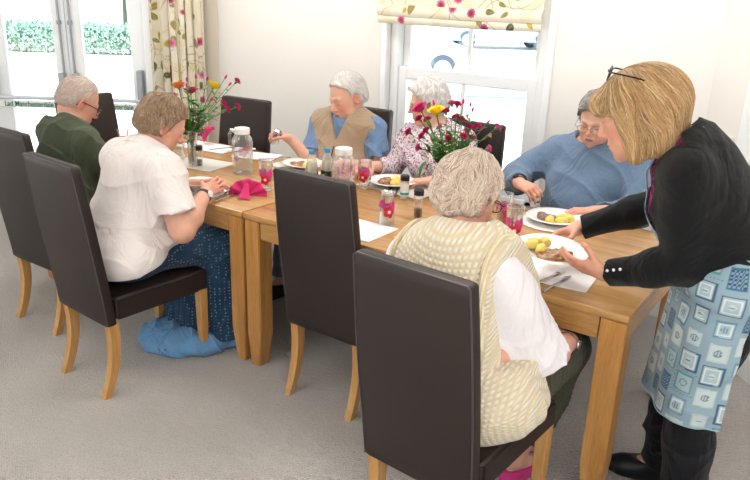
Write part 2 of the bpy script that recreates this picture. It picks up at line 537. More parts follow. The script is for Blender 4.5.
# ------------------------------------------------------------------ floral printed fabric
def paint_floral(P2, seed, scale=1.0, base='#dfd7c4'):
    """P2: Nx2 metres. Printed flowers, leaves and stems -> colours"""
    rg = np.random.default_rng(seed)
    lo = P2.min(0); hi = P2.max(0)
    col = np.tile(np.array(rgb(base)), (len(P2), 1))
    def blend(m, c, a=1.0):
        m = np.clip(m, 0, 1)[:, None] * a
        return col * (1 - m) + np.array(rgb(c)) * m
    area = (hi[0] - lo[0]) * (hi[1] - lo[1])
    n = int(area / (.11 * scale) ** 2)
    # stems
    for k in range(n):
        c = lo + rg.random(2) * (hi - lo); a = rg.random() * 2 * PI; L = (.05 + .09 * rg.random()) * scale
        q = P2 - c; x = q[:, 0] * math.cos(a) + q[:, 1] * math.sin(a); y = -q[:, 0] * math.sin(a) + q[:, 1] * math.cos(a)
        y = y - .35 * x * x / L
        m = (np.abs(x) < L) * np.clip(1.5 - np.abs(y) / (.0018 * scale), 0, 1)
        col = blend(m, '#9a8a5a', .75)
    # ferny sprays
    for k in range(n):
        c = lo + rg.random(2) * (hi - lo); a = rg.random() * 2 * PI; L = .06 * scale
        q = P2 - c; x = q[:, 0] * math.cos(a) + q[:, 1] * math.sin(a); y = -q[:, 0] * math.sin(a) + q[:, 1] * math.cos(a)
        m = (np.abs(x) < L) * (np.abs(y) < .028 * scale * (1 - np.abs(x) / L)) * (np.sin((x - np.abs(y)) * 700 / scale) > .35)
        col = blend(m, '#d3c388', .8)
    cols = ['#7c7a2c', '#4d4f2a', '#b49a2e', '#6a6b34', '#8f7f3c']
    for k in range(int(n * 1.3)):
        c = lo + rg.random(2) * (hi - lo); a = rg.random() * 2 * PI
        L = (.016 + .016 * rg.random()) * scale; W = L * (.4 + .2 * rg.random())
        q = P2 - c; x = q[:, 0] * math.cos(a) + q[:, 1] * math.sin(a); y = -q[:, 0] * math.sin(a) + q[:, 1] * math.cos(a)
        r = np.sqrt((x / L) ** 2 + (y / (W * (1.1 - .5 * x / L))) ** 2)
        col = blend((1 - r) * 6, cols[k % 5], .95)
        col = blend((r < .8) * (np.abs(y) < .0012 * scale), '#c2b27c', .5)
    fc = [('#a2315c', '#c75f83'), ('#8d2450', '#b04a74'), ('#d9a9a5', '#e9cdc4'), ('#b85a7c', '#d48ea2')]
    for k in range(max(2, int(n * .30))):
        c = lo + rg.random(2) * (hi - lo); a0 = rg.random() * 2 * PI
        S = (.014 + .024 * rg.random()) * scale; dk, lt = fc[k % 4]
        q = P2 - c; r = np.linalg.norm(q, axis=1) / S; th = np.arctan2(q[:, 1], q[:, 0]) + a0
        for ring, (n_, rr) in enumerate(((9, 1.0), (7, .62))):
            edge = rr * (.72 + .28 * np.abs(np.cos(th * n_ / 2 + ring)))
            col = blend((edge - r) * 7, lt if ring == 0 else dk, .95)
        col = blend((np.abs(np.cos(th * 4.5)) < .3) * (r < .8), dk, .6)
        col = blend((.2 - r) * 8, '#5a1c38', .8)
    return col
M['print'] = vcol_mat('floral_print_cotton', .85, .2, bump=(500, .15, .0006))

def curtain():
    x0, x1 = -.505, -.085
    nu, nv = 260, 330
    top, bot = 2.36, .03
    U, V = np.meshgrid(np.linspace(0, 1, nu), np.linspace(0, 1, nv))
    u = U.ravel(); v = V.ravel()
    z = top + (bot - top) * v
    ph = u * 2 * PI * 6.5
    amp = .028 + .008 * np.sin(u * 9)
    y = -.10 + amp * np.sin(ph + .5 * np.sin(v * 3 + u * 7)) + .010 * np.sin(ph * 2.1 + 1)
    x = x0 + (x1 - x0) * u + .010 * np.sin(ph * 2 + 1.1) + .006 * np.sin(v * 6 + u * 20)
    vs = np.stack([x, y, z], 1)
    w = np.array([[i, i + 1, i + nu + 1, i + nu] for j in range(nv - 1) for i in range(j * nu, j * nu + nu - 1)])
    me = bpy.data.meshes.new('curtain')
    me.from_pydata(vs.tolist(), [], w.tolist()); me.update()
    me.polygons.foreach_set('use_smooth', [True] * len(me.polygons))
    set_vcol(me, paint_floral(np.stack([u * .95, z], 1), 5, 1.45))
    o = link('curtain', me, M['print'])
    md = o.modifiers.new('thick', 'SOLIDIFY'); md.thickness = .003
    o.location = (KX, KY, 0); o.rotation_euler = (0, 0, PA)
    tag(o, 'long cream curtain printed with flowers hanging beside the garden doors', 'curtain')
    m = MB(); m.tube([(-2.05, -.10, 2.38), (-.03, -.10, 2.38)], .014, 10)
    for s in (-1.98, -.06): m.tube([(s, -.10, 2.38), (s, .01, 2.38)], .008, 8)
    m.build('curtain_rail', M['alu'], o)
curtain()

def roman_blind():
    e = thing('roman_blind', 'cream roman blind with a floral print pulled half down the sash window', 'blind', (.01, T0 - .03, 1.52))
    x0, x1 = -.535, .575
    # face and stacked folds, each a bowed strip
    strips = [('blind_fabric', .105, .62, -.045), ('blind_fold', .045, .115, -.062), ('blind_fold', .0, .055, -.052)]
    for q, (nm, z0, z1, y0) in enumerate(strips):
        nu, nv = 420, max(24, int((z1 - z0) * 330))
        U, V = np.meshgrid(np.linspace(0, 1, nu), np.linspace(0, 1, nv)); u = U.ravel(); v = V.ravel()
        x = x0 + (x1 - x0) * u; z = z0 + (z1 - z0) * v
        bow = .012 * np.sin(v * PI) if q else .008 * np.sin(v * PI) ** .5
        y = y0 - bow - .002 * np.sin(u * 14 + q)
        z = z - .005 * np.sin(u * PI) * (q > 0)
        w = [[i, i + 1, i + nu + 1, i + nu] for j in range(nv - 1) for i in range(j * nu, j * nu + nu - 1)]
        me = bpy.data.meshes.new(nm); me.from_pydata(np.stack([x, y, z], 1).tolist(), [], w); me.update()
        me.polygons.foreach_set('use_smooth', [True] * len(me.polygons))
        set_vcol(me, paint_floral(np.stack([x, z * 1.0], 1), 21 + q, 1.25))
        o = link(nm, me, M['print'], e)
        md = o.modifiers.new('t', 'SOLIDIFY'); md.thickness = .012; md.offset = 1 if False else -1
    m = MB(); m.box((.02, -.02, .62), (1.11, .04, .04), .005, 1); m.build('headrail', M['gloss'], e)
roman_blind()

# ------------------------------------------------------------------ wall socket
e = thing('wall_socket', 'white double wall socket on the right-hand wall behind the standing woman', 'socket', RM @ Vector((.18, -.002, 1.05)), RA)
m = MB(); m.box((0, -.006, 0), (.146, .012, .086), .004, 2); m.build('face_plate', M['white_plastic'], e)
for sx in (-.036, .036):
    m = MB()
    m.box((sx, -.0125, .012), (.005, .002, .012), 0); m.box((sx - .012, -.0125, -.012), (.009, .002, .005), 0); m.box((sx + .012, -.0125, -.012), (.009, .002, .005), 0)
    m.build('socket_hole', M['black_plastic'], e)
for sx in (-.014, .014):
    m = MB(); m.box((sx, -.013, .026), (.014, .006, .02), .002, 1); m.build('switch', M['white_plastic'], e)
# ================================================================== tables
TH = .76
def dining_table(x0, x1, label):
    e = thing('dining_table', label, 'table', ((x0 + x1) / 2, .485, 0), 0, None)
    L = x1 - x0; W = .97
    m = MB(); m.box((0, 0, TH - .014), (L, W, .028), .005, 2); m.build('tabletop', M['oak'], e)
    lx, ly = L / 2 - .047, W / 2 - .047
    for sx in (-1, 1):
        for sy in (-1, 1):
            m = MB()
            c = .043
            def ring(z, s, dx, dy): return [(sx * lx + dx + a * s, sy * ly + dy + b * s, z) for a, b in ((-1, -1), (1, -1), (1, 1), (-1, 1))]
            rings = [ring(TH - .028, c, 0, 0), ring(.17, c, 0, 0), ring(0, c * .66, sx * .004, sy * .004)]
            vs = sum(rings, []); fs = []
            for i in range(2):
                for k in range(4): fs.append((i * 4 + k, i * 4 + (k + 1) % 4, i * 4 + 4 + (k + 1) % 4, i * 4 + 4 + k))
            fs += [(0, 1, 2, 3), (8, 9, 10, 11)]
            b = bmesh.new(); bv = [b.verts.new(v) for v in vs]; [b.faces.new([bv[i] for i in f]) for f in fs]
            bmesh.ops.bevel(b, geom=b.edges[:], offset=.004, segments=2, affect='EDGES')
            m.bm(b)
            m.build('leg', M['oak_z'], e)
    for sy in (-1, 1):
        m = MB(); m.box((0, sy * (W / 2 - .022), TH - .028 - .042), (L - .19, .022, .084), .002, 1); m.build('apron_rail', M['oak'], e)
    for sx in (-1, 1):
        m = MB(); m.box((sx * (L / 2 - .022), 0, TH - .028 - .042), (.022, W - .19, .084), .002, 1); m.build('apron_rail', M['oak_y'], e)
    return e
dining_table(.004, 1.718, 'light oak dining table nearer the standing woman, joined end to end with another')
dining_table(-1.70, -.004, 'light oak dining table at the garden door end, with the rose vase on it')

# ================================================================== chairs
def make_chair(label, group='dark leather dining chairs around the tables'):
    e = thing('dining_chair', label, 'chair', (0, 0, 0), 0, group)
    # backrest: a tall padded panel, curving back and tapering
    def cy(z):
        t = (z - .34) / .69
        return -.238 - .085 * t ** 1.5 - .012 * math.sin(t * PI)
    def hw(z):
        t = (z - .34) / .69
        return .196 - .006 * t + .008 * math.sin(t * PI)
    m = MB(); zs = [.34 + .69 * i / 22 for i in range(23)]
    n = 0; vs = []; fs = []
    th = .024; r = .012
    prof = []
    for (sx, sy) in ((-1, -1), (1, -1), (1, 1), (-1, 1)):
        a0 = {(-1, -1): PI, (1, -1): 1.5 * PI, (1, 1): 0, (-1, 1): .5 * PI}[(sx, sy)]
        for k in range(4):
            a = a0 + k * PI / 6
            prof.append((sx, sy, math.cos(a) * r, math.sin(a) * r))
    def ring(z, inset=0.0, zz=None):
        o = []
        for sx, sy, ox, oy in prof:
            o.append((sx * (hw(z) - r - inset) + ox, cy(z) + sy * (th - r - inset * .5) + oy, zz if zz is not None else z))
        return o
    rings = [ring(zs[0], .008, zs[0] - .006)] + [ring(z) for z in zs] + [ring(zs[-1], .004, zs[-1] + .006), ring(zs[-1], .012, zs[-1] + .009)]
    P = len(prof)
    for rg in rings: vs += rg
    for i in range(len(rings) - 1):
        for k in range(P): fs.append((i * P + k, i * P + (k + 1) % P, (i + 1) * P + (k + 1) % P, (i + 1) * P + k))
    fs += [tuple(range(P - 1, -1, -1)), tuple((len(rings) - 1) * P + k for k in range(P))]
    m.add(vs, fs)
    back = m.build('backrest', M['leather'], e, auto=60)
    # seam piping along both rear edges and the top
    for sy in (-1,):
        pts = [(-hw(z) + .002, cy(z) + sy * (th - .002), z) for z in zs] + [(-hw(1.03) + .012, cy(1.03) + sy * (th - .004), 1.037)] + \
              [(hw(1.03) - .012, cy(1.03) + sy * (th - .004), 1.037)] + [(hw(z) - .002, cy(z) + sy * (th - .002), z) for z in reversed(zs)]
        m = MB(); m.tube(pts, .0026, 6); m.build('piping', M['piping'], back)
    # seat
    b = bmesh.new(); bmesh.ops.create_cube(b, size=1)
    bmesh.ops.scale(b, vec=(.40, .475, .105), verts=b.verts)
    bmesh.ops.subdivide_edges(b, edges=b.edges[:], cuts=6, use_grid_fill=True)
    for v in b.verts:
        fx = 1 - (abs(v.co.x) / .2) ** 3; fy = 1 - (abs(v.co.y) / .2375) ** 3
        if v.co.z > .02: v.co.z += .016 * max(0, fx) * max(0, fy)
    bmesh.ops.bevel(b, geom=[ed for ed in b.edges if ed.calc_face_angle(0) > 1.0], offset=.012, segments=3, affect='EDGES')
    m = MB(); m.bm(b, 0, Matrix.Translation((0, .025, .405)))
    m.build('seat', M['leather'], e, auto=60)
    # legs
    for sx in (-1, 1):
        m = MB(); rs = []
        for z, w in ((.36, .022), (.18, .020), (0, .016)):
            rs.append([(sx * .176 + a * w, .238 + bb * w, z) for a, bb in ((-1, -1), (1, -1), (1, 1), (-1, 1))])
        b = bmesh.new(); bv = [b.verts.new(v) for v in sum(rs, [])]
        for i in range(2):
            for k in range(4): b.faces.new([bv[j] for j in (i * 4 + k, i * 4 + (k + 1) % 4, i * 4 + 4 + (k + 1) % 4, i * 4 + 4 + k)])
        b.faces.new(bv[0:4]); b.faces.new(bv[8:12])
        bmesh.ops.bevel(b, geom=b.edges[:], offset=.003, segments=1, affect='EDGES')
        m.bm(b); m.build('leg', M['leg'], e)
        m = MB(); b = bmesh.new(); bv = []; NN = 9
        for i in range(NN):
            t = i / (NN - 1); z = .36 * (1 - t)
            y = -.232 - .052 * t ** 2 + .016 * math.sin(t * PI); w = .021 - .005 * t
            bv += [b.verts.new((sx * .168 + a * w, y + bb * w * 1.1, z)) for a, bb in ((-1, -1), (1, -1), (1, 1), (-1, 1))]
        for i in range(NN - 1):
            for k in range(4): b.faces.new([bv[j] for j in (i * 4 + k, i * 4 + (k + 1) % 4, i * 4 + 4 + (k + 1) % 4, i * 4 + 4 + k)])
        b.faces.new(bv[0:4]); b.faces.new(bv[-4:])
        m.bm(b); m.build('leg', M['leg'], e, auto=50)
    return e
chair_spots = [
    ('dark leather dining chair with tall back, empty, between the two near-side seated women', .508, .21, 0),
    ('dark leather dining chair seating the man in the dark green polo shirt', -1.135, -.10, 0),
    ('dark leather dining chair seating the woman in the white blouse', -.405, -.30, -4),
    ('dark leather dining chair in the foreground seating the woman in the cream knitted tank top', 1.345, -.36, -4),
    ('empty dark leather dining chair at the end of the table before the garden doors', -1.53, .485, -90),
    ('empty dark leather dining chair on the far side, behind the rose vase and water jug', -1.06, .80, 184),
    ('dark leather dining chair seating the man in the tan fleece waistcoat', -.34, 1.07, 180),
    ('dark leather dining chair seating the woman in patterned blouse before the sash window', .385, 1.10, 180),
    ('dark leather dining chair seating the woman in the blue jumper', 1.12, 1.17, 180),
]
proto = make_chair(chair_spots[0][0])
for i, (lb, x, y, rz) in enumerate(chair_spots):
    c = proto if i == 0 else copy_tree(proto)
    c.location = (x, y, 0); c.rotation_euler = (0, 0, R(rz)); c['label'] = lb
# ================================================================== people
def V3(*a): return np.array(a, float)
def unit(v): v = np.asarray(v, float); return v / np.linalg.norm(v)

def head_frame(dirxy, pitch, roll=0.0):
    f = unit((dirxy[0], dirxy[1], 0)); p = R(pitch)
    fwd = f * math.cos(p) - V3(0, 0, 1) * math.sin(p)
    right = unit(np.cross(fwd, V3(0, 0, 1))); up = np.cross(right, fwd)
    r = R(roll); right, up = right * math.cos(r) - up * math.sin(r), up * math.cos(r) + right * math.sin(r)
    return np.stack([right, fwd, up], 1)

def head_sdf(q, fem=False, jaw=1.0, nose=1.0, old=1.0):
    """q in head space: x right, y forward, z up"""
    d = d_ell(q, (0, -.012, .028), (.077, .097, .088))
    d = smin(d, d_ell(q, (0, .022, -.028), (.062, .066, .082)), .03)
    d = smin(d, d_ell(q, (0, .040, -.075), (.048 * jaw, .046, .040)), .025)
    d = smin(d, d_cone(q, (0, .074, -.101), (0, .070, -.098), .017, .017), .022)
    for s in (-1, 1):
        d = smin(d, d_cone(q, (s * .034, .060, -.035), (s * .040, .038, -.07), .021, .019 * jaw), .022)
        d = smin(d, d_cone(q, (s * .012, .087, .022), (s * .040, .074, .020), .0085, .008), .012)
        d = smax(d, -d_ell(q, (s * .033, .101, .002), (.019, .019, .013)), .012)
        d = smin(d, d_ell(q, (s * .032, .0735, .001), (.0145, .0135, .0120)), .004)
    d = smin(d, d_cone(q, (0, .086, .012), (0, .107 * 1.0, -.026), .0075, .0115 * nose), .012)
    for s in (-1, 1):
        d = smin(d, d_cone(q, (s * .010, .097, -.031), (s * .012, .094, -.031), .0078 * nose, .007), .006)
    # mouth
    d = smin(d, d_ell(q, (0, .077, -.062), (.028, .018, .021)), .014)
    d = smin(d, d_ell(q, (0, .0925, -.0575), (.021, .0075, .0048)), .004)
    d = smin(d, d_ell(q, (0, .0905, -.0675), (.018, .0078, .0056)), .004)
    d = smax(d, -d_ell(q, (0, .101, -.0625), (.024, .009, .0016)), .003)
    # nasolabial creases
    for s in (-1, 1):
        d = smax(d, -(d_cone(q, (s * .017, .099, -.034), (s * .030, .086, -.064), .0022, .0018)), .006 * old)
        e = d_ell(q, (s * .0775, -.004, -.006), (.009, .019, .032), head_ear[s])
        e = smax(e, -d_ell(q, (s * .086, .001, -.002), (.008, .010, .018), head_ear[s]), .006)
        d = smin(d, e, .006)
    return d
head_ear = {s: np.array(Euler((R(-8), 0, R(s * 22))).to_matrix()) for s in (-1, 1)}

def hand_sdf(q, curl=(.35, .45, .35), spread=1.0, thumb=(.3, .3), size=1.0, per=(0, 0, 0, 0)):
    """q in hand space: x to fingertips, y to thumb side, z out of the back of the hand; wrist at origin"""
    q = q / size
    K = [(.088, .027, .002), (.092, .008, .005), (.088, -.011, .004), (.080, -.028, .0)]
    d = d_cone(q, (-.02, 0, 0), (.02, .0, 0), .024, .022)
    for (x, y, z) in K:
        d = smin(d, d_cone(q, (.012, y * .55, -.001), (x, y, z), .0155, .0098), .014)
    d = smin(d, d_ell(q, (.035, .024, -.012), (.032, .016, .014)), .012)
    L = [(.040, .025, .020), (.045, .029, .021), (.042, .027, .021), (.033, .020, .019)]
    Rr = [.0088, .0090, .0085, .0074]
    fd = None
    for i, (k, l) in enumerate(zip(K, L)):
        p = V3(*k); a = 0
        ya = (k[1] * 2.2) * spread
        seg = None
        for j in range(3):
            a += curl[j] + per[i] * (.5 if j else .8)
            dr = V3(math.cos(a) * math.cos(ya), math.sin(ya), -math.sin(a) * math.cos(ya))
            n = p + dr * l[j]
            r0 = Rr[i] * (1 - .07 * j); r1 = Rr[i] * (1 - .07 * (j + 1)) * (.93 if j == 2 else 1)
            c = d_cone(q, p, n, r0, r1)
            seg = c if seg is None else smin(seg, c, .003)
            p = n
        fd = seg if fd is None else np.minimum(fd, seg)
    d = smin(d, fd, .005)
    p = V3(.022, .028, -.010)
    dirs = [(.72, .62, -.25 - thumb[0] * .6), (.86, .42 - thumb[1] * .4, -.25 - thumb[0]), (.94, .12 - thumb[1], -.2 - thumb[0])]
    td = None
    for dr, l, r0, r1 in zip(dirs, (.036, .032, .026), (.0135, .0105, .0098), (.0108, .0100, .0082)):
        n = p + unit(dr) * l
        c = d_cone(q, p, n, r0, r1); td = c if td is None else smin(td, c, .004); p = n
    return smin(d, td, .010) * size

class Person:
    def __init__(s, **k):
        s.__dict__.update(dict(bulk=1.0, belly=0.0, neckr=.053, hs=.97, arm_r=1.0, h=.0045, handsz=.95, ear=True, jaw=1.0, nose=1.0,
                               skin='#d9a58c', blush='#c9796a', handL={}, handR={}, sit=True, fold=1.0))
        s.__dict__.update(k)
        for n in ('hip', 'neck', 'head'): setattr(s, n, V3(*getattr(s, n)))
        for n in ('sh', 'el', 'wr', 'kn', 'an', 'toe'):
            setattr(s, n, [V3(*p) for p in getattr(s, n)])     # left, right
        s.U = unit(s.neck - s.hip)
        S = s.sh[1] - s.sh[0]; S = unit(S - s.U * (S @ s.U)); s.S = S
        s.F = np.cross(s.U, S)
        s.T = np.stack([s.S, s.F, s.U], 1)
        s.HF = head_frame(*s.look)
        s.hd = []
        for i, h in enumerate((s.handL, s.handR)):
            x = unit(h.get('dir', s.wr[i] - s.el[i])); z = V3(*h.get('back', (0, 0, 1))); z = unit(z - x * (z @ x))
            y = np.cross(z, x)                       # for a right hand held palm down, thumb is to the left (+y)
            if i == 0: y = -y
            s.hd.append((np.stack([x, y, z], 1), h))
    def headq(s, P): return ((P - s.head) @ s.HF) / s.hs
    def handpt(s, i, x, y, z):
        return s.wr[i] + s.hd[i][0] @ V3(x, y, z) * s.handsz
    def torso(s, P, g=0.0, low=0.0):
        L = np.linalg.norm(s.neck - s.hip); b = s.bulk
        at = lambda t, f=0, x=0: s.hip + s.U * L * t + s.F * f + s.S * x
        d = d_ell(P, at(.02, -.005), (.175 * b + g, .125 * b + g, .13 + g + low), s.T)
        d = smin(d, d_ell(P, at(.34, .02 + s.belly * .6), (.155 * b + g, (.115 + s.belly * .7) * b + g, .17 + g), s.T), .06)
        d = smin(d, d_ell(P, at(.66, .012), (.165 * b + g, .115 * b + g, .17 + g), s.T), .06)
        if getattr(s, 'bust', 0):
            for x in (-.075, .075): d = smin(d, d_ell(P, at(.58, .085 * b, x * b), (.07 + g, .06 + g, .07 + g), s.T), .05)
        d = smin(d, d_cone(P, at(.05, -.02), at(.80, -.012), .112 * b + g, .100 * b + g), .06)
        m = (s.sh[0] + s.sh[1]) / 2
        for i in (0, 1):
            inn = s.sh[i] * .82 + m * .18
            d = smin(d, d_cone(P, m + (s.neck - m) * .3, inn, .062 * b + g, .052 + g), .05)
        return d
    def neckd(s, P, g=0.0):
        base = s.neck - s.U * .03
        top = s.head + s.HF @ V3(0, -.028, -.055) * s.hs
        return d_cone(P, base, top, s.neckr + .006 + g, s.neckr + g)
    def arm(s, P, i, g=0.0, g2=None, upto=1.0):
        a = s.arm_r; g2 = g if g2 is None else g2
        up = d_cone(P, s.sh[i], s.el[i], .049 * a + g, .041 * a + g)
        k = .35
        mid = s.el[i] * (1 - k) + s.wr[i] * k
        fo = d_cone(P, s.el[i], mid, .040 * a + g2, .042 * a + g2)
        fo = smin(fo, d_cone(P, mid, s.wr[i], .041 * a + g2, .0265 + g2), .02)
        return smin(up, fo, .022)
    def leg(s, P, i, g=0.0):
        hj = s.hip + s.S * (.085 if i else -.085) * s.bulk
        d = d_cone(P, hj, s.kn[i], .088 * s.bulk + g, .060 + g)
        return smin(d, smin(d_cone(P, s.kn[i], s.kn[i] * .6 + s.an[i] * .4 + V3(0, 0, 0), .057 + g, .056 + g),
                            d_cone(P, s.kn[i] * .6 + s.an[i] * .4, s.an[i], .056 + g, .036 + g), .02), .03)
    def foot(s, P, i, g=0.0):
        heel = s.an[i] + (s.an[i] - s.toe[i]) * V3(.18, .18, 0); heel[2] = .032
        t = s.toe[i].copy(); t[2] = .026
        ball = t * .8 + heel * .2; ball[2] = .03
        d = smin(d_cone(P, heel, ball, .031 + g, .036 + g), d_cone(P, ball, t, .035 + g, .024 + g), .01)
        d = smin(d, d_cone(P, s.an[i], ball, .036 + g, .028 + g), .02)
        return np.maximum(d, -(P[:, 2] - .003))
    def hand(s, P, i):
        T, h = s.hd[i]
        q = (P - s.wr[i]) @ T
        near = np.linalg.norm(q - V3(.08, 0, 0), axis=1)
        d = near - .12
        m = near < .19
        if m.any():
            d = d.copy()
            d[m] = hand_sdf(q[m], h.get('curl', (.35, .45, .35)), h.get('spread', 1.0), h.get('thumb', (.3, .3)), s.handsz, h.get('per', (0, 0, 0, 0)))
        return d
    def headd(s, P):
        q = s.headq(P); n = np.linalg.norm(q, axis=1)
        d = n - .13
        m = n < .2
        if m.any():
            d[m] = head_sdf(q[m], False, s.jaw, s.nose)
        return d * s.hs
    def body(s, P):
        d = s.torso(P, -.004)
        d = smin(d, s.neckd(P), .03)
        d = smin(d, s.headd(P), .018)
        for i in (0, 1):
            d = smin(d, smin(s.arm(P, i), s.hand(P, i), .012), .03)
            d = smin(d, smin(s.leg(P, i), s.foot(P, i), .02), .03)
        return d
    def bounds(s, pad=.12):
        A = [s.hip, s.neck, s.head + V3(0, 0, .05)] + s.sh + s.el + s.wr + s.kn + s.an + s.toe
        A = np.array(A); lo = A.min(0) - pad - .08; hi = A.max(0) + pad + .06; lo[2] = max(lo[2], -.01)
        return lo, hi
    def skin_color(s, P):
        base = np.array(rgb(s.skin)); bl = np.array(rgb(s.blush)); n = len(P)
        c = np.tile(base, (n, 1)) * (1 + .05 * nz(P, 40)[:, None] + .04 * nz(P, 110, 2)[:, None])
        def mixin(m, col, a):
            nonlocal c
            m = (np.clip(m, 0, 1) * a)[:, None]; c = c * (1 - m) + np.array(col) * m
        q = s.headq(P)
        def blob(p, r): return 1 - np.linalg.norm((q - V3(*p)) / V3(*r), axis=1)
        for x in (-1, 1):
            mixin(blob((x * .045, .062, -.028), (.035, .04, .032)) * 1.6, bl, .5)
            mixin(blob((x * .082, -.004, -.006), (.02, .03, .04)) * 2, bl, .55)
            mixin(blob((x * .033, .085, .004), (.020, .02, .013)) * 2, base * .72 + bl * .1, .45)
            mixin(blob((x * .028, .088, .0265), (.021, .02, .0052)) * 3, rgb(getattr(s, 'brow', '#9a8d80')), .6)
            # closed / lowered lids: lash line
            mixin(blob((x * .032, .088, -.0045), (.0145, .012, .0022)) * 4, rgb('#4a342c'), .75)
        mixin(blob((0, .112, -.028), (.02, .02, .02)) * 1.5, bl, .55)
        mixin(blob((0, .096, -.0625), (.025, .016, .0105)) * 3, rgb(getattr(s, 'lip', '#b5655c')), .75)
        mixin(blob((0, .10, -.0625), (.024, .016, .0014)) * 5, rgb('#5a2a28'), .8)
        for i in (0, 1):
            T, h = s.hd[i]; w = (P - s.wr[i]) @ T
            k = np.exp(-((w[:, 0] - .09) / .05) ** 2) * (np.linalg.norm(w, axis=1) < .2)
            mixin(k * (nz(P, 150, 1) * .3 + .5), bl, .6)
        return np.clip(c, 0, 1)

_t = NT('skin')
_a = _t.n('ShaderNodeVertexColor'); _a.layer_name = 'Col'
M['skin'] = _t.set(_a.outputs[0], .48, 0, .35, sss=.12, sssr=(.012, .005, .003))
_t.bump(_t.noise(_t.co(), 160, 4), .16, .0015)

PEOPLE = []
def build_person(p, name_label):
    e = thing('person', name_label, 'person', (p.hip[0], p.hip[1], 0.0))
    p.e = e; off = -V3(p.hip[0], p.hip[1], 0.0); p.off = off
    lo, hi = p.bounds()
    me = mesh_sdf(p.body, lo, hi, p.h, 'body', color=p.skin_color)
    me.transform(Matrix.Translation(off))
    link('body', me, M['skin'], e)
    PEOPLE.append(p)
    return e

def cloth(p, name, f, mat, h=None, lo=None, hi=None, color=None, parent=None, label=None):
    l0, h0 = p.bounds(.14)
    if lo is not None: l0 = np.maximum(l0, lo) if True else lo
    if hi is not None: h0 = np.minimum(h0, hi)
    me = mesh_sdf(f, l0, h0, h or p.h * 1.15, name, color=color)
    me.transform(Matrix.Translation(p.off))
    return link(name, me, mat, parent or p.e, label=label)

def plane(P, pt_, n): return (P - np.asarray(pt_, float)) @ unit(n)

def sleeve(p, P, i, g0, g1, frac, flare=0.0, wr_g=None, k=.02, puff=0.0):
    """sleeve covering 'frac' of shoulder(0)-elbow(1)-wrist(2); g0 growth at the shoulder, g1 at the opening"""
    sh, el, wr = p.sh[i], p.el[i], p.wr[i]; a = p.arm_r
    if frac <= 1:
        end = sh + (el - sh) * frac
        ax = unit(el - sh)
        r_end = .054 * a + (.041 - .054) * a * frac + g1
        d = d_cone(P, sh, end + ax * .02, .049 * a + g0, r_end + flare)
        d = np.maximum(d, (P - end) @ ax)
        hol = d_cone(P, end - ax * .05, end + ax * .06, r_end * .8, r_end + flare * 1.1 - .006)
        return smax(d, -hol, .004)
    fr = frac - 1
    end = el + (wr - el) * fr; ax = unit(wr - el)
    r_end = .040 * a + (.0265 - .040 * a) * fr + g1
    d = d_cone(P, sh, el, .050 * a + g0, .043 * a + g0 * .8 + puff)
    mid = el * .65 + wr * .35
    if fr > .35:
        f2 = smin(d_cone(P, el, mid, .042 * a + g0 * .8 + puff, .042 * a + g0 * .8 + puff), d_cone(P, mid, end + ax * .012, .042 * a + g0 * .7, r_end + flare), .02)
    else: f2 = d_cone(P, el, end + ax * .012, .042 * a + g0 * .8, r_end + flare)
    cut = (P - end) @ ax
    f2 = np.where(np.linalg.norm(P - end, axis=1) < .3, np.maximum(f2, cut), f2)
    hol = d_cone(P, end - ax * .03, end + ax * .05, r_end * .8, r_end + flare - .004)
    return smin(d, smax(f2, -hol, .003), k)

def folds(p, P, amp=.006, f=16, s=0):
    """creases: sharp soft-edged ridges running round the limbs and across the torso, warped so they wander"""
    q = P @ p.T
    w = .035 * nz(P, 9, s + 2)
    a = q[:, 2] + .55 * q[:, 0] * np.sin(q[:, 1] * 5 + s) + w
    b = q[:, 0] * .8 - q[:, 2] * .75 + .05 * nz(P, 7, s + 5)
    r1 = (1 - np.abs(np.sin(a * f * 1.5 + 2 * nz(P, 5, s)))) ** 2.2
    r2 = (1 - np.abs(np.sin(b * f * 1.15 + 2.2 * nz(P, 6, s + 3)))) ** 2.2
    m1 = .5 + .5 * nz(P, 6.5, s + 7); m2 = .5 + .5 * nz(P, 5.5, s + 11)
    return 1.6 * amp * (1.5 * r1 * m1 + 1.5 * r2 * m2 + .5 * nz(P, f * 1.4, s + 1) - .3)

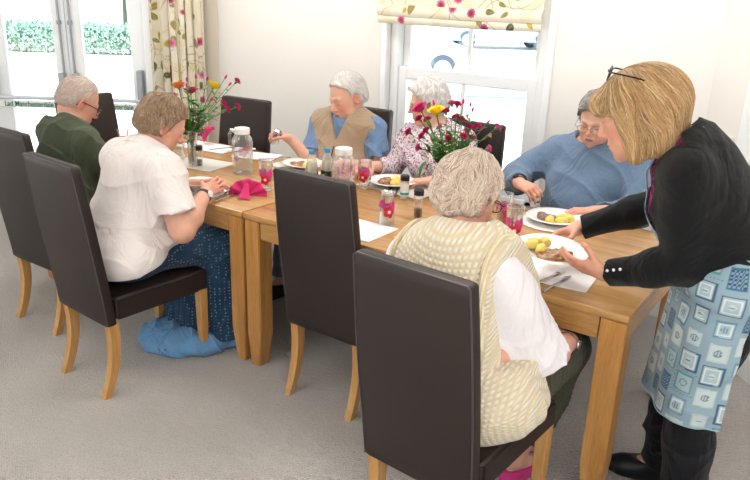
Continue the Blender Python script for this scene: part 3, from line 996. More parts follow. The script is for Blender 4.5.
# ------------------------------------------------------------------ hair
def hair(p, f, cols, n=2600, flow=None, seglen=.012, segs=9, r=.0011, lift=.002, root=None, lo=None, hi=None, jitter=.25, h=.004, label=None, mat=None, groove=.002, gf=230, seed=1):
    """f: hair volume in head space. cols: list of colours. strands follow 'flow' over the surface"""
    rg = np.random.default_rng(seed)
    def F(P):
        q = p.headq(P)
        d = f(q) * p.hs
        return d - groove * np.sin(nz(q, 38, 3) * 6 + (q[:, 0] * 1.3 + q[:, 1] * .9) * gf) * .5
    l0 = p.head - .2; h0 = p.head + .2
    C = np.array([rgb(c) for c in cols])
    def colr(P):
        q = p.headq(P)
        t = .5 + .5 * np.sin(nz(q, 38, 3) * 6 + (q[:, 0] * 1.3 + q[:, 1] * .9) * gf)
        t = np.clip(t * .6 + .3 * nz(q, 30, 5) + .2, 0, .999) * (len(C) - 1)
        i = t.astype(int); fr = (t - i)[:, None]
        return C[i] * (1 - fr) + C[np.minimum(i + 1, len(C) - 1)] * fr
    me = mesh_sdf(F, l0, h0, h, 'hair', color=colr)
    vs = np.empty(len(me.vertices) * 3, np.float32); me.vertices.foreach_get('co', vs); vs = vs.reshape(-1, 3).astype(float)
    idx = rg.integers(0, len(vs), n)
    pos = p.headq(vs[idx])
    if root is not None:
        m = root(pos); pos = pos[m]
    n = len(pos)
    def G(x):
        e = 1e-3; b = f(x); g = np.stack([f(x + V3(e, 0, 0)) - b, f(x + V3(0, e, 0)) - b, f(x + V3(0, 0, e)) - b], 1) / e
        return b, g / np.maximum(np.linalg.norm(g, axis=1), 1e-6)[:, None]
    jit = rg.normal(0, jitter, (n, 3)); L = segs
    path = []
    lf = lift * (.4 + 1.1 * rg.random(n))
    for k in range(L):
        b, g = G(pos)
        pos = pos - g * (b - lf)[:, None]
        path.append(pos.copy())
        dr = flow(pos) + jit
        dr = dr - g * (dr * g).sum(1)[:, None]
        dr /= np.maximum(np.linalg.norm(dr, axis=1), 1e-6)[:, None]
        pos = pos + dr * seglen * (.7 + .3 * np.sin(k + jit[:, :1] * 9))
    path = np.stack(path, 1)                                   # n, L, 3
    W = path * p.hs @ p.HF.T + p.head
    t = np.gradient(W, axis=1); t /= np.maximum(np.linalg.norm(t, axis=2, keepdims=True), 1e-9)
    a = np.cross(t, rg.normal(0, 1, (n, 1, 3))); a /= np.maximum(np.linalg.norm(a, axis=2, keepdims=True), 1e-9)
    b_ = np.cross(t, a)
    rad = (r * (.5 + rg.random(n)))[:, None] * np.array([.7 + .3 * math.sin(PI * k / (L - 1)) if k < L - 1 else .12 for k in range(L)])[None]
    ring = [W + (a * math.cos(x) + b_ * math.sin(x)) * rad[..., None] for x in (0, 2.094, 4.189)]
    VV = np.stack(ring, 2).reshape(-1, 3)                      # (n,L,3pts)
    base = (np.arange(n)[:, None] * L + np.arange(L - 1)[None]).reshape(-1) * 3
    Q = np.concatenate([np.stack([base + i, base + (i + 1) % 3, base + 3 + (i + 1) % 3, base + 3 + i], 1) for i in range(3)])
    ci = rg.random(n) * (len(C) - 1); i0 = ci.astype(int); fr = (ci - i0)[:, None]
    cc = (C[i0] * (1 - fr) + C[np.minimum(i0 + 1, len(C) - 1)] * fr) * (.85 + .3 * rg.random((n, 1)))
    n0 = len(me.vertices)
    # one joined mesh: volume + strands
    q0 = np.empty(len(me.loops), np.int32); me.loops.foreach_get('vertex_index', q0)
    ca = np.empty(n0 * 4, np.float32); me.color_attributes['Col'].data.foreach_get('color', ca); ca = ca.reshape(-1, 4)[:, :3]
    VA = np.concatenate([vs, VV]); QA = np.concatenate([q0.reshape(-1, 4), Q + n0])
    m2 = bpy.data.meshes.new('hair')
    m2.vertices.add(len(VA)); m2.vertices.foreach_set('co', VA.astype(np.float32).ravel())
    m2.loops.add(len(QA) * 4); m2.loops.foreach_set('vertex_index', QA.astype(np.int32).ravel())
    m2.polygons.add(len(QA)); m2.polygons.foreach_set('loop_start', np.arange(0, len(QA) * 4, 4, dtype=np.int32))
    m2.update(calc_edges=True); m2.validate()
    m2.polygons.foreach_set('use_smooth', [True] * len(m2.polygons))
    set_vcol(m2, np.concatenate([ca, np.repeat(cc, L * 3, axis=0)]))
    m2.transform(Matrix.Translation(p.off))
    bpy.data.meshes.remove(me)
    return link('hair', m2, mat or M['hair'], p.e, label=label)
M['hair'] = vcol_mat('hair', .55, .15, .35)

def spectacles(p, mat, glass, up=0.0, fwd=.0, rim=.0013, tilt=0.0, drop=0.0, w=.026, hh=.019):
    """frame with two lenses resting on the nose and ears, in head space"""
    T = Matrix([list(r_) for r_ in p.HF]).to_4x4()
    T.translation = Vector(p.head + p.off)
    loc = T @ Matrix.Diagonal((p.hs, p.hs, p.hs, 1)) @ Matrix.Translation((0, fwd, up)) @ Matrix.Rotation(tilt, 4, 'X')
    m = MB(); o = None
    y0, z0 = .108, -.004 - drop
    rims = []
    for s in (-1, 1):
        c = Vector((s * .032, y0 - .004, z0))
        pts = [c + Vector((math.cos(a) * w, -abs(math.cos(a) * w) * .08 * (1 if math.cos(a) * s > 0 else 0), math.sin(a) * hh * (1 if math.sin(a) > 0 else .95))) for a in [2 * PI * k / 28 for k in range(29)]]
        m.tube(pts, rim, 6); rims.append(pts[:-1])
        m.tube([c + Vector((s * w, -.002, .006)), (s * .074, y0 - .012, z0 + .010), (s * .080, .03, z0 + .012), (s * .082, -.005, z0 + .010), (s * .080, -.028, z0 - .016)], rim * 1.1, 6)
    m.tube([(-.007, y0 - .002, z0 + .004), (0, y0 + .001, z0 + .007), (.007, y0 - .002, z0 + .004)], rim, 6)
    fr = m.build('spectacles', mat, p.e)
    fr.matrix_local = loc
    for r_ in rims:
        l = MB(); l.add([tuple(v) for v in r_], [tuple(range(len(r_)))]); ln = l.build('lens', glass, fr, smooth=False)
    return fr

def wristband(p, i, t, mat, face=None, r=None, width=.016, back=None, label=None):
    """strap round the forearm at fraction t from elbow to wrist"""
    c = p.el[i] + (p.wr[i] - p.el[i]) * t; ax = unit(p.wr[i] - p.el[i])
    r = r or .030
    b = V3(*(back if back is not None else (0, 0, 1))); b = unit(b - ax * (b @ ax)); a = np.cross(ax, b)
    m = MB(); vs = []; fs = []; n = 28
    for k in range(n):
        an = 2 * PI * k / n; d = a * math.cos(an) + b * math.sin(an)
        for (rr, w) in ((r, -width / 2), (r + .0025, -width / 2), (r + .0025, width / 2), (r, width / 2)):
            vs.append(c + d * rr + ax * w + p.off)
    for k in range(n):
        k2 = (k + 1) % n
        for j in range(4): fs.append((k * 4 + j, k * 4 + (j + 1) % 4, k2 * 4 + (j + 1) % 4, k2 * 4 + j))
    m.add(vs, fs)
    w = m.build('wristwatch', mat, p.e, label=label)
    if face is not None:
        T = Matrix([[a[j], ax[j], b[j]] for j in range(3)]).to_4x4(); T.translation = Vector(c + b * (r + .002) + p.off)
        m = MB(); m.lathe([(0, 0), (.015, 0), (.016, .002), (.015, .006), (.0135, .0065), (0, .0065)], 24, M=T)
        m.build('watch_face', face, w)
    return w
def fabric(name, col, rough=.85, var=.06, weave=700, wb=.25, nscale=6, sheen=.1, wr_s=4.6, wr_a=1.7):
    t = NT(name); a = rgb(col)
    c = t.mix(t.noise(t.co(), nscale, 3), tuple(x * (1 - var) for x in a), tuple(min(1, x * (1 + var)) for x in a))
    m = t.set(c, rough, 0, .2, sheen)
    fine = t.noise(t.co(), weave, 2)
    big = t.noise(t.co('Object', (1, 1, .7)), wr_s, 3, .55, 1.6)
    ridge = t.math('ABSOLUTE', t.math('SUBTRACT', big, .5))
    t.bump(t.math('ADD', t.math('MULTIPLY', fine, .06 * wb / .25), t.math('MULTIPLY', ridge, wr_a)), 1.0, .02)
    return m
M['green_cloth'] = fabric('dark_green_jersey', '#49513f')
M['white_cloth'] = fabric('cream_white_cotton', '#ebe2df', .8, .02)
M['white_shirt'] = fabric('white_poplin', '#ece7ec', .7, .02)
M['blue_polo'] = fabric('light_blue_jersey', '#6d88ab')
M['fleece'] = fabric('tan_fleece', '#a68f76', .95, .08, 260, .6, 14, .4)
M['navy_cloth'] = fabric('navy_cloth', '#262c3e')
M['blue_wool'] = fabric('blue_grey_wool', '#647b95', .9, .06, 420, .5, 9, .3)
M['black_knit'] = fabric('black_fine_knit', '#0c0d10', .8, .2, 700, .4, 12, .12)
M['black_trousers'] = fabric('black_trousers', '#0d0e14', .8, .2)
M['olive'] = fabric('olive_trousers', '#454436')
M['grey_trousers'] = fabric('grey_trousers', '#5c5e62')
M['black_shoe'] = plain('black_shoe_leather', '#15161b', .35, nscale=9)
M['pink_slipper'] = fabric('pink_slipper', '#d13f86')
M['black_frame'] = plain('black_spectacle_frame', '#17171a', .25)
M['gold_frame'] = plain('pale_metal_frame', '#b9a58c', .25, .8)
M['lens'] = glassy('spectacle_lens', (.96, .98, .98), .0, .25)

def hairline(q, y_front, back_z, side_z, fz=.035):
    """positive where no hair should be: the face and below the nape"""
    return q

def short_hair(thick=.010, front=.052, nape=-.045, ear=.0, top=.03, bald=0.0):
    def f(q):
        d = d_ell(q, (0, -.014, .030), (.077 + thick, .098 + thick, .088 + thick + top * .15))
        d = smin(d, d_ell(q, (0, -.055, -.015), (.060 + thick, .050 + thick, .060)), .02)
        # open the face: cut in front of a slanted plane and round the ears
        cut = -(((q[:, 2] - front) * .9 - (q[:, 1] - .03) * .75))
        cut = np.minimum(cut, (q[:, 1] - .012 - np.clip(q[:, 2], -.05, .05) * .25) * 1.0)
        d = smax(d, cut, .012)
        d = smax(d, nape - q[:, 2] + (q[:, 1] + .06) * .25, .01)
        e = np.minimum(d_ell(q, (.088, .0, -.008), (.028, .024, .036)), d_ell(q, (-.088, .0, -.008), (.028, .024, .036)))
        d = smax(d, -e, .008)
        if bald: d = smax(d, -d_ell(q, (0, .005, .14), (.045, .065, .03)), .02)
        return d
    return f

def collar(p, mat, r=.062, hgt=.035, open_=.5, flare=.018, name='collar', tilt=.0, thick=.004, z0=-.012, lean=0.0, label=None):
    """folded collar round the neck: stand and fall, open at the front"""
    ax = unit((p.head + p.HF @ V3(0, -.03, -.06)) - (p.neck - p.U * .02)); ax = unit(ax * .5 + p.U * .5)
    S = p.S; F = unit(np.cross(ax, S)); c0 = p.neck + ax * z0 + F * lean
    n = 40; rows = []
    prof = [(0, 0.0), (.002, hgt * .7), (.006, hgt), (.012, hgt * .8), (.012 + flare, hgt * .1), (.011 + flare, hgt * .02), (.008 + flare * .6, hgt * .25), (.004, hgt * .5)]
    m = MB(); vs = []; fs = []
    for k in range(n + 1):
        t = -PI + open_ * .5 + (2 * PI - open_) * k / n      # 0 = back of the neck
        d = -F * math.cos(t) + S * math.sin(t)
        fr = max(0, (abs(t) - 1.9)) / 1.2
        for dr, z in prof:
            vs.append(c0 + d * (r + dr + fr * .006) * V3(1, 1, 1) + ax * (z * (1 - .25 * fr) - fr * .028) + F * fr * .012 + p.off)
    P_ = len(prof)
    for k in range(n):
        for j in range(P_): fs.append((k * P_ + j, k * P_ + (j + 1) % P_, (k + 1) * P_ + (j + 1) % P_, (k + 1) * P_ + j))
    fs += [tuple(range(P_)), tuple(n * P_ + j for j in range(P_ - 1, -1, -1))]
    m.add(vs, fs)
    return m.build(name, mat, p.e, label=label)

def top_fn(p, g=.012, frac=.85, g0=.014, g1=.02, flare=0.0, neck_r=.066, neck_drop=.0, hem=None, fold=.006, ff=15, k=.06, low=.0, puff=0.0, armhole=False, neckdir=None):
    hem_t = hem
    def f(P):
        d = p.torso(P, g, low)
        d = smin(d, d_cone(P, p.neck - p.U * .08, p.neck - p.U * .012, .07 + g, .052 + g), .035)
        for i in (0, 1):
            if not armhole: d = smin(d, sleeve(p, P, i, g0, g1, frac, flare, puff=puff), k)
        d = d - folds(p, P, fold, ff, len(p.e.name))
        nd = neckdir if neckdir is not None else (p.U + p.F * .28)
        c = p.neck - p.U * (.005 + neck_drop) + p.F * .012
        d = smax(d, -np.maximum(d_cone(P, c - unit(nd) * .03, c + unit(nd) * .14, neck_r * .92, neck_r * 1.25), -plane(P, c - unit(nd) * .02, nd)), .006)
        if hem_t is not None: d = smax(d, -plane(P, p.hip + p.U * hem_t, p.U), .008)
        # hollow sleeve mouths were cut inside sleeve()
        return d
    return f
def trousers_fn(p, g=.012, fold=.005, to=.96, top=.10):
    def f(P):
        d = p.torso(P, g * .6)
        d = smax(d, plane(P, p.hip + p.U * top, p.U), .01)
        for i in (0, 1):
            l = p.leg(P, i, g)
            e = p.kn[i] + (p.an[i] - p.kn[i]) * to
            l = smin(l, d_cone(P, p.kn[i], e, .060 + g, .052 + g), .02)
            ax = unit(p.an[i] - p.kn[i])
            l = np.where(np.linalg.norm(P - e, axis=1) < .22, np.maximum(l, (P - e) @ ax), l)
            d = smin(d, l, .03)
        return d - folds(p, P, fold, 15, 3)
    return f
def shoes(p, mat, g=.008, name='shoe', top=.085, idx=(0, 1), label=None):
    for i in idx:
        f = lambda P, i=i: np.maximum(p.foot(P, i, g), P[:, 2] - top)
        a = np.minimum(p.an[i], p.toe[i]) - .12; b = np.maximum(p.an[i], p.toe[i]) + .12
        a[2] = -.01; b[2] = .16
        me = mesh_sdf(f, a, b, .004, name); me.transform(Matrix.Translation(p.off)); link(name, me, mat, p.e, label=label)

def flow_down(strength=1.0, back=.3, swirl=0.0, part=None):
    def f(q):
        c = V3(0, -.02, .10)
        d = (q - c) * V3(1, 1, .3); d[:, 2] -= .05 * strength
        d /= np.linalg.norm(d, axis=1)[:, None]
        d[:, 1] -= back
        if swirl: d = d + swirl * np.stack([np.sin(q[:, 2] * 90 + q[:, 1] * 60), np.sin(q[:, 0] * 80 + 2), np.sin(q[:, 1] * 85 + q[:, 0] * 40)], 1)
        return d
    return f

# ---------------------------------------------------------------- man in dark green polo
g = Person(hip=(-1.16, -.15, .565), neck=(-1.20, -.03, 1.015), head=(-1.245, .05, 1.108), hs=1.06, look=((.30, 1), 32, 0),
           sh=[(-1.365, -.05, .945), (-1.015, -.07, .935)], el=[(-1.48, .06, .76), (-.93, .07, .745)], wr=[(-1.36, .24, .80), (-1.09, .25, .80)],
           kn=[(-1.28, .22, .53), (-1.04, .22, .53)], an=[(-1.28, .24, .09), (-1.04, .22, .09)], toe=[(-1.30, .38, .03), (-1.04, .37, .03)],
           bulk=1.04, belly=.03, skin='#d3a08a', blush='#c4705f', h=.005, handL=dict(back=(0, 0, 1), curl=(.5, .6, .4)), handR=dict(back=(.3, 0, 1), curl=(.5, .7, .4)), nose=1.15, brow='#b8aaa0')
build_person(g, 'person in dark green polo shirt and black-framed glasses, seated at far left')
cloth(g, 'polo_shirt', top_fn(g, .012, .80, .016, .024, .006, hem=-.22, fold=.007), M['green_cloth'], lo=(-9, -9, .42))
collar(g, M['green_cloth'], r=.060, hgt=.038)
cloth(g, 'trousers', trousers_fn(g), M['grey_trousers'], h=.008, hi=(9, 9, .68))
shoes(g, M['black_shoe'])
hair(g, short_hair(.0025, .070, -.046, bald=.0), ['#b99a8a', '#ddd0c6', '#c9b4a6'], 2200, flow_down(1, .5), .008, 6, .0009, jitter=.3)
spectacles(g, M['black_frame'], M['lens'], rim=.0022)

# ---------------------------------------------------------------- woman in white blouse
w = Person(hip=(-.42, -.35, .57), neck=(-.445, -.15, 1.015), head=(-.440, -.055, 1.102), look=((.50, 1), 32, 0),
           sh=[(-.595, -.20, .945), (-.265, -.215, .945)], el=[(-.63, -.04, .76), (-.14, -.225, .70)], wr=[(-.40, .08, .80), (-.225, -.005, .81)],
           kn=[(-.50, .10, .55), (-.24, .08, .55)], an=[(-.48, .05, .10), (-.24, .03, .10)], toe=[(-.50, .19, .03), (-.24, .17, .03)],
           bulk=1.06, belly=.05, bust=1, arm_r=1.3, skin='#d8a48d', blush='#c67566', h=.0042, hs=1.05,
           handL=dict(dir=(.75, .7, .1), back=(-.5, .5, .8), curl=(.3, .35, .2)), handR=dict(dir=(-.25, 1, .15), back=(.75, 0, .5), curl=(.18, .25, .15), spread=.6), brow='#8a7565')
build_person(w, 'person in white short-sleeved blouse and navy patterned skirt, seated with clasped hands')
def blouse(P):
    d = top_fn(w, .018, .72, .016, .022, .008, neck_r=.064, hem=-.27, fold=.009, ff=12)(P)
    # loose front panel falling onto the lap
    lap = d_ell(P, w.hip + V3(.05, .15, .065), (.17, .16, .07))
    lap = smin(lap, d_ell(P, w.hip + V3(.01, -.01, .0), (.238, .190, .15)), .05)
    d = smin(d, lap - folds(w, P, .006, 14, 2), .05)
    return smax(d, np.minimum(.535 + .28 * (P[:, 1] + .38), .572) - P[:, 2], .008)
cloth(w, 'blouse', blouse, M['white_cloth'], lo=(-9, -9, .44))
collar(w, M['white_cloth'], r=.060, hgt=.036, flare=.030)
t = NT('navy_star_print')
v = t.vor(t.co('Object', (1, 1, 1)), 62, 'F1', .35)
v2 = t.vor(t.co('Object', (1, 1, 1)), 130, 'F1', .8)
c = t.ramp(v.outputs[0], [(.16, '#8f9fb2'), (.30, '#1e3650')])
c = t.mix(t.math('MULTIPLY', t.ramp(v2.outputs[0], [(.12, '#ffffff'), (.22, '#000000')]), .6), c, '#6f86a0')
M['navy_print'] = t.set(t.mix(.35, c, t.ramp(t.noise(t.co(), 8, 3), [(.3, '#14283f'), (.7, '#2f5673')])), .85, 0, .2, .1)
def skirt(P):
    d = w.torso(P, .010)
    d = smax(d, plane(P, w.hip + w.U * .06, w.U), .01)
    for i in (0, 1): d = smin(d, d_cone(P, w.hip + w.S * (.08 if i else -.08) + V3(0, .01, 0), w.kn[i] + V3(0, .0, 0), .106, .084), .06)
    mk = (w.kn[0] + w.kn[1]) / 2
    q = P - (mk + V3(.0, -.025, 0))
    z = np.clip((w.kn[0][2] - P[:, 2]) / .45, 0, 1)
    a = np.arctan2(q[:, 1], q[:, 0])
    rr = np.sqrt((q[:, 0] / (.215 + .03 * z)) ** 2 + (q[:, 1] / (.105 + .045 * z)) ** 2)
    pleat = .05 * np.sin(a * 9 + z * 2) * z + .03 * np.sin(a * 17 + 1) * z
    dr = (rr - 1 - pleat) * .09
    dr = smax(dr, P[:, 2] - .60, .03); dr = smax(dr, .075 + .02 * np.sin(a * 3) - P[:, 2], .006)
    d = smin(d, dr, .05)
    return d - folds(w, P, .005, 12, 4)
cloth(w, 'skirt', skirt, M['navy_print'], lo=(-9, -9, .04), hi=(9, 9, .70))
shoes(w, M['navy_cloth'])
def wavy(thick, front, nape, vol=.0, seed=0):
    b = short_hair(thick, front, nape)
    def f(q):
        return b(q) - vol * (.5 + .5 * nz(q, 34, seed)) - .004 * nz(q, 75, seed + 2)
    return f
hair(w, wavy(.011, .050, -.062, .007, 1), ['#6b5240', '#b3977a', '#937658', '#c9ae92'], 5200, flow_down(1, -.2, .25), .008, 7, .0010, jitter=.3)
wristband(w, 1, .93, M['black_plastic'], M['white_plastic'], .031, .015, back=(.8, -.1, .1), label='black strap with a pale round face')

# ---------------------------------------------------------------- man in tan fleece waistcoat
v_ = Person(hip=(-.28, 1.19, .57), neck=(-.27, 1.13, 1.03), head=(-.250, 1.09, 1.137), look=((-.32, -1), 20, 4), hs=1.08,
           sh=[(-.085, 1.14, .975), (-.445, 1.085, .975)], el=[(-.01, 1.09, .765), (-.40, .965, .765)], wr=[(-.15, .91, .80), (-.51, .90, .885)],
           kn=[(-.14, .80, .55), (-.42, .80, .55)], an=[(-.12, .72, .10), (-.42, .72, .10)], toe=[(-.10, .58, .03), (-.44, .58, .03)],
           bulk=1.1, belly=.05, arm_r=.95, skin='#d4a48e', blush='#cd6f60', h=.005,
           handL=dict(dir=(-.7, -.7, -.02), back=(.0, .2, 1), curl=(.5, .6, .4)), handR=dict(dir=(-.7, -.5, .4), back=(-.2, .6, .8), curl=(.9, .9, .5), thumb=(.5, .6)), nose=1.15, brow='#8d7d70')
build_person(v_, 'person with white hair in tan fleece waistcoat over light blue polo shirt, holding salt')
cloth(v_, 'polo_shirt', top_fn(v_, .008, .78, .010, .026, .006, hem=-.2, fold=.006, neck_r=.060), M['blue_polo'], lo=(-9, -9, .42))
def vest(P):
    d = v_.torso(P, .032)
    d = smin(d, d_cone(P, v_.neck - v_.U * .08, v_.neck - v_.U * .01, .085, .072), .035)
    d = d - folds(v_, P, .006, 12, 5)
    for i in (0, 1):
        s_ = v_.sh[i]; o = unit(s_ - (v_.sh[0] + v_.sh[1]) / 2)
        d = smax(d, plane(P, s_ + o * .038, o + v_.U * .15), .012)
    c = v_.neck + v_.F * .035
    d = smax(d, -d_cone(P, c - v_.U * .03 + v_.F * .01, c + v_.U * .12, .055, .085), .008)
    # V opening at the front
    q = (P - v_.neck) @ v_.T
    d = smax(d, -np.maximum(np.abs(q[:, 0]) - (.044 + (q[:, 2]) * .40), -q[:, 1]), .006)
    return smax(d, -plane(P, v_.hip - v_.U * .20, v_.U), .008)
vo = cloth(v_, 'waistcoat', vest, M['fleece'], lo=(-9, -9, .42))
collar(v_, M['fleece'], r=.066, hgt=.046, open_=1.1, flare=.026, name='waistcoat_collar')
collar(v_, M['navy_cloth'], r=.063, hgt=.048, open_=1.0, flare=.006, name='collar_lining', label='navy collar lining')
collar(v_, M['blue_polo'], r=.056, hgt=.034, open_=.7, flare=.010)
def front_pts(p, f, x, zs, lift=.002):
    """march from outside onto the cloth surface along the torso's forward axis"""
    out = []
    for z in zs:
        o = p.neck + p.U * z + p.S * x + p.F * .4
        pts = o[None] - np.linspace(0, .5, 260)[:, None] * p.F[None]
        d = f(pts); k = int(np.argmax(d < 0)) if (d < 0).any() else 120
        out.append(pts[k] + p.F * lift + p.off)
    return out
m = MB(); m.tube(front_pts(v_, vest, .0, np.linspace(-.13, -.40, 14)), .0035, 6, flat=1); m.build('zip', M['navy_cloth'], vo)
for s in ():
    m = MB(); m.tube(front_pts(v_, vest, s * .004, [-.125]) + front_pts(v_, vest, s * .030, [-.070]) + front_pts(v_, vest, s * .055, [-.015]), .004, 6); m.build('collar_edging', M['white_cloth'], vo)
cloth(v_, 'trousers', trousers_fn(v_), M['grey_trousers'], h=.008, hi=(9, 9, .68))
shoes(v_, M['black_shoe'])
hair(v_, short_hair(.010, .062, -.052), ['#e9e6e2', '#d2ccc6', '#f3f1ee'], 2600, flow_down(1, .5, .1), .008, 6, .001, jitter=.25)

# ---------------------------------------------------------------- woman in patterned blouse by the window
fl = Person(hip=(.34, 1.24, .57), neck=(.275, 1.215, 1.02), head=(.225, 1.175, 1.148), look=((-1.0, -.75), 14, 0),
           sh=[(.43, 1.25, .945), (.115, 1.20, .945)], el=[(.52, 1.10, .765), (.04, 1.13, .765)], wr=[(.43, .93, .80), (.035, .94, .81)],
           kn=[(.46, .86, .55), (.22, .86, .55)], an=[(.46, .80, .10), (.22, .80, .10)], toe=[(.46, .66, .03), (.22, .66, .03)],
           bulk=.94, bust=1, skin='#deb09c', blush='#c98274', h=.005, hs=.95,
           handL=dict(dir=(-.8, -.6, -.05), curl=(.5, .6, .4)), handR=dict(dir=(-.1, -1, .1), back=(.2, 0, 1), curl=(.8, .8, .5)), brow='#cfc8c0')
build_person(fl, 'person with wavy white hair and glasses in plum patterned blouse before the window')
t = NT('plum_pattern')
va = t.vor(t.co(), 55, 'F1', 1); vb = t.noise(t.co(), 48, 3, .6, 1.2)
c = t.ramp(vb, [(.38, '#6c4a5c'), (.46, '#e6dcdf'), (.56, '#dcd0d6'), (.62, '#8d5f78')])
M['plum'] = t.set(t.mix(t.ramp(va.outputs[0], [(.18, '#ffffff'), (.28, '#000000')]), c, '#a2386c'), .8, 0, .2)
cloth(fl, 'blouse', top_fn(fl, .016, 1.7, .018, .016, .004, hem=-.2, fold=.007, neck_r=.060), M['plum'], lo=(-9, -9, .42))
cloth(fl, 'trousers', trousers_fn(fl), M['navy_cloth'], h=.008, hi=(9, 9, .68))
shoes(fl, M['black_shoe'])
hair(fl, wavy(.020, .050, -.070, .012, 4), ['#d9d5d2', '#f0eeec', '#b9b3af', '#e6e2df'], 3600, flow_down(1, -.1, .2), .009, 7, .0012, jitter=.25)
spectacles(fl, M['gold_frame'], M['lens'])

# ---------------------------------------------------------------- woman in blue jumper
b_ = Person(hip=(1.12, 1.30, .57), neck=(1.115, 1.325, 1.045), head=(1.135, 1.235, 1.165), look=((-.02, -1), 20, -4),
           sh=[(1.315, 1.335, .975), (.925, 1.31, .975)], el=[(1.42, 1.16, .775), (.775, 1.185, .83)], wr=[(1.27, .95, .80), (.888, .965, .862)],
           kn=[(1.25, .93, .55), (1.0, .93, .55)], an=[(1.25, .86, .10), (1.0, .86, .10)], toe=[(1.25, .72, .03), (1.0, .72, .03)],
           bulk=1.2, belly=.05, bust=1, arm_r=1.12, skin='#d6a590', blush='#c9725f', h=.0045, jaw=1.15, hs=.98,
           handL=dict(dir=(-.8, -.5, -.02), curl=(.4, .5, .3)), handR=dict(dir=(.85, -.35, -.10), back=(-.1, -.4, .9), curl=(.7, .8, .4), thumb=(.3, .6)), brow='#9a8f88')
build_person(b_, 'person in blue-grey jumper seated on the far side, tipping a glass shaker')
cloth(b_, 'jumper', top_fn(b_, .018, 1.80, .022, .014, .002, hem=-.2, fold=.009, neck_r=.084, neck_drop=.030, ff=12, puff=.01), M['blue_wool'], lo=(-9, -9, .42))
cloth(b_, 'trousers', trousers_fn(b_), M['navy_cloth'], h=.008, hi=(9, 9, .68))
shoes(b_, M['black_shoe'])
hair(b_, wavy(.014, .054, -.045, .012, 6), ['#4e4b49', '#a9a5a1', '#7a7673', '#c9c5c0'], 3600, flow_down(1, -.1, .45), .008, 7, .0011, jitter=.3)
spectacles(b_, M['gold_frame'], M['lens'], rim=.0012)
wristband(b_, 1, .96, M['black_plastic'], M['black_plastic'], .032, .014, back=(-.2, -.5, .8), label='black strap')

# ---------------------------------------------------------------- woman in cream knitted tank top
k_ = Person(hip=(1.35, -.41, .575), neck=(1.31, -.375, 1.035), head=(1.275, -.315, 1.143), look=((.34, 1), 22, 0),
           sh=[(1.135, -.41, .945), (1.455, -.43, .945)], el=[(1.07, -.16, .775), (1.555, -.275, .672)], wr=[(1.12, .09, .795), (1.55, -.035, .635)],
           kn=[(1.27, .06, .545), (1.50, .10, .535)], an=[(1.28, -.02, .10), (1.40, -.02, .10)], toe=[(1.28, .12, .03), (1.44, .11, .03)],
           bulk=1.27, belly=.06, bust=1, arm_r=1.15, skin='#dca692', blush='#cf7b6c', h=.0038, hs=.97, jaw=1.15, neckr=.058,
           handL=dict(dir=(-.05, 1, .02), curl=(.45, .55, .4)), handR=dict(dir=(-.6, .8, -.15), back=(.3, .2, .9), curl=(.4, .5, .4)), brow='#c8bfb6')
build_person(k_, 'person in cream knitted tank top and white blouse, seen from behind in the foreground')
cloth(k_, 'blouse', top_fn(k_, -.004, .97, .012, .032, .006, hem=-.1, fold=.005, neck_r=.064, ff=13), M['white_shirt'], lo=(-9, -9, .46))
t = NT('cream_cable_knit')
co = t.co('Object', (1, 1, 1))
rows = t.wave(t.co('Object', (1, 1, 1), (R(-22), 0, 0)), 25, .2, 1, dr='Z'); ribs = t.wave(t.co('Object', (1, .6, 0), (0, 0, 0)), 20, .2, 1, dr='X')
cell = t.math('MULTIPLY', rows, ribs)
hgt = t.math('ADD', cell, t.math('MULTIPLY', t.noise(co, 220, 2), .2))
c = t.ramp(hgt, [(.0, '#cdbb9b'), (.35, '#e4d7bd'), (.9, '#f0e8d8')])
M['cream_knit'] = t.set(c, .95, 0, .15, .35); t.bump(hgt, .75, .007)
t = NT('cream_rib_knit')
c2 = t.wave(t.co('Object', (1, 1, .2)), 42, .3, 1)
M['cream_rib'] = t.set(t.mix(c2, '#d8c79e', '#efe4c6'), .95, 0, .15, .3); t.bump(c2, .7, .004)
def tank(P):
    d = k_.torso(P, .036, .02)
    d = smin(d, d_cone(P, k_.neck - k_.U * .08, k_.neck - k_.U * .015, .10, .076), .04)
    # spread over the seat and the hip
    d = smin(d, d_ell(P, k_.hip + V3(.03, .02, -.01), (.235, .19, .10)), .06)
    q = P @ k_.T
    d = d - folds(k_, P, .0035, 9, 7)
    for i in (0, 1):
        s_ = k_.sh[i]; o = unit(s_ - (k_.sh[0] + k_.sh[1]) / 2)
        d = smax(d, np.minimum(plane(P, s_ + o * .022, o + k_.U * .10), .3 * 0 + (P[:, 2] - .72)), .014)
    c = k_.neck + k_.U * .002 + k_.F * .02
    d = smax(d, -d_cone(P, c - k_.U * .02, c + k_.U * .12 - k_.F * .02, .062, .088), .008)
    return smax(d, .455 - P[:, 2], .012)
to = cloth(k_, 'knitted_tank_top', tank, M['cream_knit'], lo=(-9, -9, .43))
